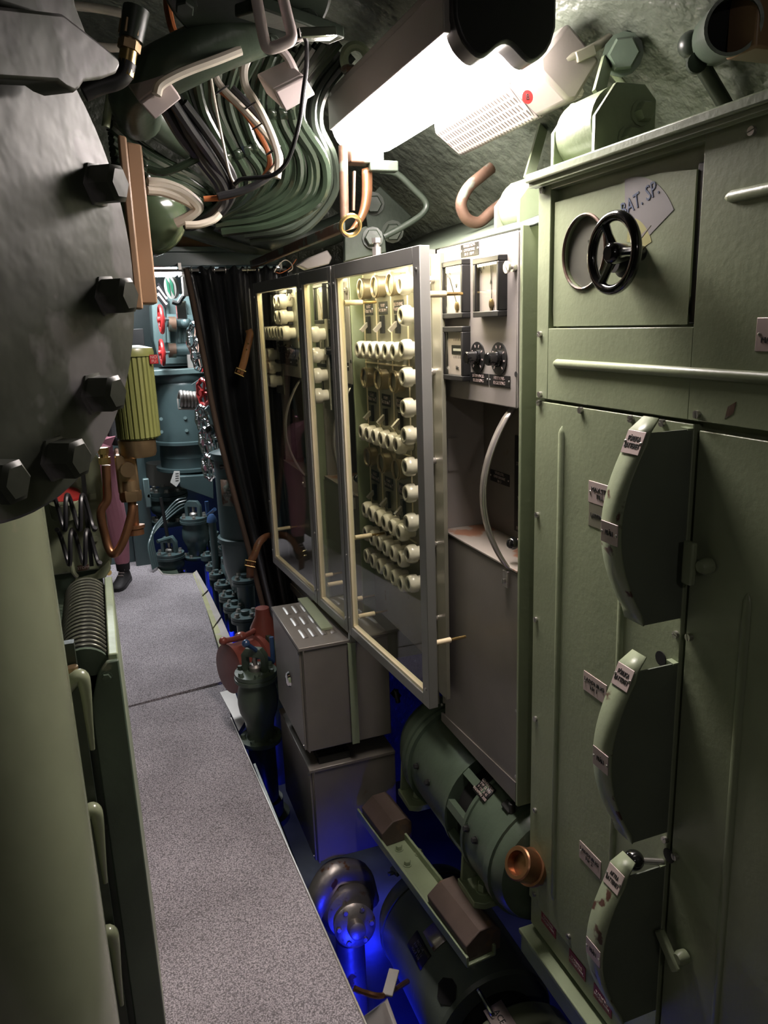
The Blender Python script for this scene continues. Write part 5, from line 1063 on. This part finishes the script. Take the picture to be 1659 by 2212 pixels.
bundle('cable_bundle', [(560, 120), (545, 190), (552, 260), (575, 330), (560, 390), (500, 430), (430, 440)], [(730, 90), (655, 190), (648, 260), (700, 350), (690, 430), (600, 480), (480, 500)], 13, .0122, GC, 1.8, 2.1, 'wide bundle of dark green cables sweeping down right of the white boxes', (.3,))
bundle('cable_bundle', [(385, 170), (420, 250), (470, 330), (500, 400), (480, 440), (430, 465)], [(560, 110), (520, 200), (545, 300), (585, 360), (560, 420), (480, 470)], 11, .0115, GC, 1.78, 2.08, 'bundle of green cables between the two white boxes', (.45,))
bundle('cable_bundle', [(235, 250), (300, 310), (360, 350), (420, 380), (470, 420), (490, 450)], [(250, 375), (310, 405), (370, 415), (410, 425), (440, 440), (455, 465)], 12, .0105, GC, 1.85, 2.1, 'flat bundle of green cables above the rounded green tank', (.25, .72))
bundle('cable_bundle', [(352, 225), (390, 290), (430, 350), (470, 400), (478, 440), (440, 475), (400, 490)], [(395, 220), (440, 280), (480, 340), (505, 390), (500, 430), (465, 470), (410, 492)], 5, .011, ['black_cable'], 1.72, 1.95, 'bundle of black cables hanging below the left white box', (), .6)
bundle('cable_bundle', [(318, 392), (355, 395), (392, 408), (420, 430), (432, 450), (410, 468), (380, 480)], [(318, 412), (350, 415), (385, 428), (412, 442), (420, 455), (405, 470), (380, 484)], 3, .010, ['white_cable'], 1.85, 1.9, 'bundle of cream cables curling over the rounded green tank', ())
bundle('cable_bundle', [(690, 100), (640, 170), (625, 250), (650, 330), (640, 400), (570, 445), (480, 455)], [(760, 120), (700, 200), (690, 270), (720, 340), (720, 420), (650, 500), (540, 520)], 6, .014, ['green_dark'], 1.95, 2.2, 'dark bundle of thick cables behind the right white box', ())
GP = 'single cables in front of the bundles'
for px, Y, r, mt, lab in (
    ([(548, 60), (540, 110), (527, 150), (530, 185), (548, 215), (568, 250), (590, 300), (602, 345), (598, 385)], 1.68, .0085, 'white_cable', 'thick cream cable hanging between the two white boxes'),
    ([(462, 150), (470, 175), (490, 200), (530, 240), (575, 290), (600, 325), (604, 350), (585, 375)], 1.71, .007, 'white_cable', 'thinner cream cable tied along the black cable'),
    ([(500, 190), (550, 240), (575, 275), (596, 315), (600, 350), (575, 385), (530, 410), (470, 425)], 1.73, .008, 'black_cable', 'single black cable tied beside the cream cable'),
    ([(475, 195), (520, 235), (560, 290), (582, 340), (575, 375), (545, 405), (490, 425), (440, 430)], 1.74, .006, 'orange_cable', 'orange cable looping through the middle of the ceiling'),
    ([(361, -10), (363, 20), (372, 60), (380, 75)], 1.7, .008, 'orange_cable', 'short orange cable at the top edge'),
    ([(455, 165), (465, 225), (480, 300), (495, 370), (507, 398)], 1.62, .0028, 'white_cable', 'thin pale wire hanging straight from the duct'),
    ([(662, 82), (662, 140), (655, 200), (645, 270), (622, 345), (590, 378), (545, 385), (520, 388), (505, 400)], 1.42, .004, 'black_cable', 'thin black wire swinging down from the chrome catch'),
    ([(600, 100), (622, 125), (638, 160), (640, 185), (633, 200)], 1.66, .009, 'white_plastic', 'short white cable entering the right white box'),
    ([(520, 108), (470, 128), (410, 150), (370, 168), (345, 185), (338, 205)], 1.56, .009, 'white_cable', 'pale cable along the duct entering the left white box'),
    ([(318, 365), (350, 372), (385, 362), (420, 345), (440, 338)], 1.8, .008, 'green_cable', 'loose green cable crossing the flat bundle'),
    ([(400, 486), (430, 485), (460, 475), (475, 462)], 1.86, .0085, 'white_cable', 'cream cable end below the curled cream bundle')):
    solo(B().tube(cr([U(x, y, Y=Y) for x, y in px], 6), r, 8), 'cable', mt, lab, 'cable', GP)
ME_TIE = B().torus((0, 0, 0), (0, 0, 1), .017, .0018, 16, 5).mesh('cable_tie', 'black_cable')
ti = thing('cable_ties', U(590, 340, Y=1.88), 'black plastic cable ties round the cream and black cables', 'cable tie')
for x, y, Y in ((478, 195, 1.71), (545, 225, 1.69), (590, 325, 1.7), (560, 270, 1.7)): put('tie', ME_TIE, ti, U(x, y, Y=Y), toward((.5, .1, -.8)))
# white junction boxes
def jbox(A, D, label):
    t = thing('junction_box', A[0], label, 'junction box', 'white junction boxes on the ceiling'); b = B().prism(A, D); b.build('case', 'white_plastic', t, .004)
    k = D.normalized()*.012; B().prism([a-(a-sum(A, V((0, 0, 0)))/len(A))*.03-k*.02 for a in A], -k).build('lid', 'white_plastic', t, .003)
Yj = 1.58; jbox([U(x, y, Y=Yj+dy) for x, y, dy in ((298, 218, .0), (362, 170, .0), (390, 208, .0), (331, 255, .0))], V((-.012, .07, .045)), 'white junction box hanging at the left under the duct')
jbox([U(x, y, Y=1.62) for x, y in ((588, 192), (655, 160), (678, 200), (612, 238))], V((-.015, .07, .045)), 'white junction box hanging right beside the lamp')
# rounded green tank end at the left of the ceiling
gt = U(345, 455, Y=2.0); tkk = thing('rounded_tank', gt-V((0, 0, .12)), 'glossy green rounded tank end above the doorway', 'tank')
mat('green_gloss', (.07, .10, .055), .16, bump=.5, bscale=9, var=.12, coat=.5)
B().sph(gt+V((-.045, .05, .0)), .115, 32, 20, (1, 1.1, .9)).build('shell', 'green_gloss', tkk)
pipe([(470, 470), (540, 500), (620, 515), (700, 505), (760, 480)], 3.0, .05, 'green_dark', 'dark_pipe', 'thick dark pipe running behind the cables above the header', n=16)
pipe([(400, 490), (460, 510), (540, 530), (600, 528), (660, 515)], 3.15, .035, 'green_motor', 'green_pipe', 'green pipe sagging just above the header beam', n=14)
# ================================================================ person standing in the far passage, mostly hidden by the left machinery
def person():
    base = V((-.075, 5.0, 0)); t = thing('person', base, 'person in pink trousers and dark shoes standing in the far passage', 'person')
    # one continuous body grown over a skeleton
    J = [((-.06, .05, .93), .13), ((-.06, .05, 1.10), .125), ((-.06, .05, 1.28), .14), ((-.06, .05, 1.42), .12), ((-.06, .04, 1.50), .055), ((-.06, .03, 1.56), .055),
         ((-.06, .02, 1.66), .095), ((-.06, .02, 1.74), .085),
         ((.03, .05, .88), .085), ((.075, .03, .50), .058), ((.085, .05, .36), .055), ((.085, .08, .10), .036),
         ((-.15, .05, .88), .085), ((-.19, .05, .50), .058), ((-.19, .06, .36), .055), ((-.19, .09, .10), .036),
         ((.10, .05, 1.40), .055), ((.15, .04, 1.12), .042), ((.13, -.06, .92), .033), ((-.22, .05, 1.40), .055), ((-.27, .04, 1.12), .042), ((-.25, -.06, .92), .033)]
    Ed = [(0, 1), (1, 2), (2, 3), (3, 4), (4, 5), (5, 6), (6, 7), (0, 8), (8, 9), (9, 10), (10, 11), (0, 12), (12, 13), (13, 14), (14, 15), (3, 16), (16, 17), (17, 18), (3, 19), (19, 20), (20, 21)]
    def grow(name, ids, add, mt):
        ix = {k: i for i, k in enumerate(ids)}
        me = bpy.data.meshes.new(name); me.from_pydata([J[k][0] for k in ids], [(ix[a], ix[b]) for a, b in Ed if a in ix and b in ix], []); o = bpy.data.objects.new(name, me); COL.objects.link(o); o.parent = t
        o.modifiers.new('skin', 'SKIN'); me.skin_vertices[0].data[0].use_root = True
        for i, k in enumerate(ids): me.skin_vertices[0].data[i].radius = (J[k][1]+add, J[k][1]+add)
        o.modifiers.new('sub', 'SUBSURF').levels = 2; o.modifiers['sub'].render_levels = 2; me.materials.append(MATS[mt]); WL[o] = base
    grow('body', list(range(22)), 0, 'skin')
    grow('trousers', [0, 8, 9, 10, 11, 12, 13, 14, 15], .012, 'pink_cloth'); grow('jacket', [1, 0, 2, 3, 16, 17, 18, 19, 20, 21], .016, 'dark_cloth')
    off = lambda p: base+V(p)
    for hx in (.13, -.25):                              # hands with fingers
        h = B().sph(off((hx, -.07, .87)), .036, 12, 8, (.55, .8, 1.2)).build('hand', 'skin', t)
        for k in range(4): B().tube([off((hx, -.10+.018*k, .84)), off((hx, -.105+.018*k, .80)), off((hx-.012, -.10+.018*k, .77-.004*abs(k-1.5)))], [.0085, .008, .006], 6).build('finger', 'skin', h)
        B().tube([off((hx, -.10, .88)), off((hx, -.125, .85)), off((hx, -.13, .825))], [.009, .009, .007], 6).build('thumb', 'skin', h)
    B().sph(off((-.06, .03, 1.70)), .105, 20, 14, (.82, .98, 1.15)).build('head', 'skin', t); B().sph(off((-.06, .05, 1.735)), .108, 20, 12, (.86, .98, .98)).build('hair', 'hair', t)
    B().prism([off((-.06, -.075, 1.72)), off((-.072, -.085, 1.675)), off((-.048, -.085, 1.675))], (0, .03, 0)).build('nose', 'skin', t)
    for s in (-1, 1): B().sph(off((-.06+.032*s, -.062, 1.715)), .011, 10, 6).build('eye', 'paint_white', t)
    B().box(off((-.085, -.066, 1.645)), off((-.035, -.06, 1.652))).build('mouth', 'red_oxide', t)
    for (x, y, yaw) in ((.085, .075, -18), (-.19, .085, 10)):
        R = Mx.Rotation(math.radians(yaw), 3, 'Z'); c = off((x, y, 0))
        B().lathe([(.042, .085), (.045, .14), (.043, .17)], c, n=16).build('sock', 'dark_cloth', t)
        sec = [(.055, .030, .075), (.035, .036, .10), (0, .038, .105), (-.04, .038, .085), (-.09, .042, .06), (-.14, .044, .048), (-.18, .036, .038), (-.20, .018, .025)]
        rows = []
        for yy, wd, hh in sec:
            rows.append([c+R@V((wd*math.cos(a_), yy, .018+(hh-.018)*max(0, math.sin(a_)))) for a_ in [PI*i/10 for i in range(11)]])
        sh = B().grid(rows); k0 = len(sh.v); sh.f.append([i for i in range(11)][::-1]); sh.f.append([7*11+i for i in range(11)]); s_ = sh.build('shoe', 'shoe', t, smooth=60)
        oc_ = [c+R@V((wd*1.08, yy, 0)) for yy, wd, hh in sec]+[c+R@V((-wd*1.08, yy, 0)) for yy, wd, hh in sec[::-1]]
        B().prism(oc_, (0, 0, .022)).build('sole', 'black', s_)
        for k in range(3): B().tube([c+R@V((-.02, -.03-.022*k, .095-.013*k)), c+R@V((.02, -.035-.022*k, .095-.013*k))], .004, 6).build('lace', 'alu_plate', s_)
person()
flush_texts()
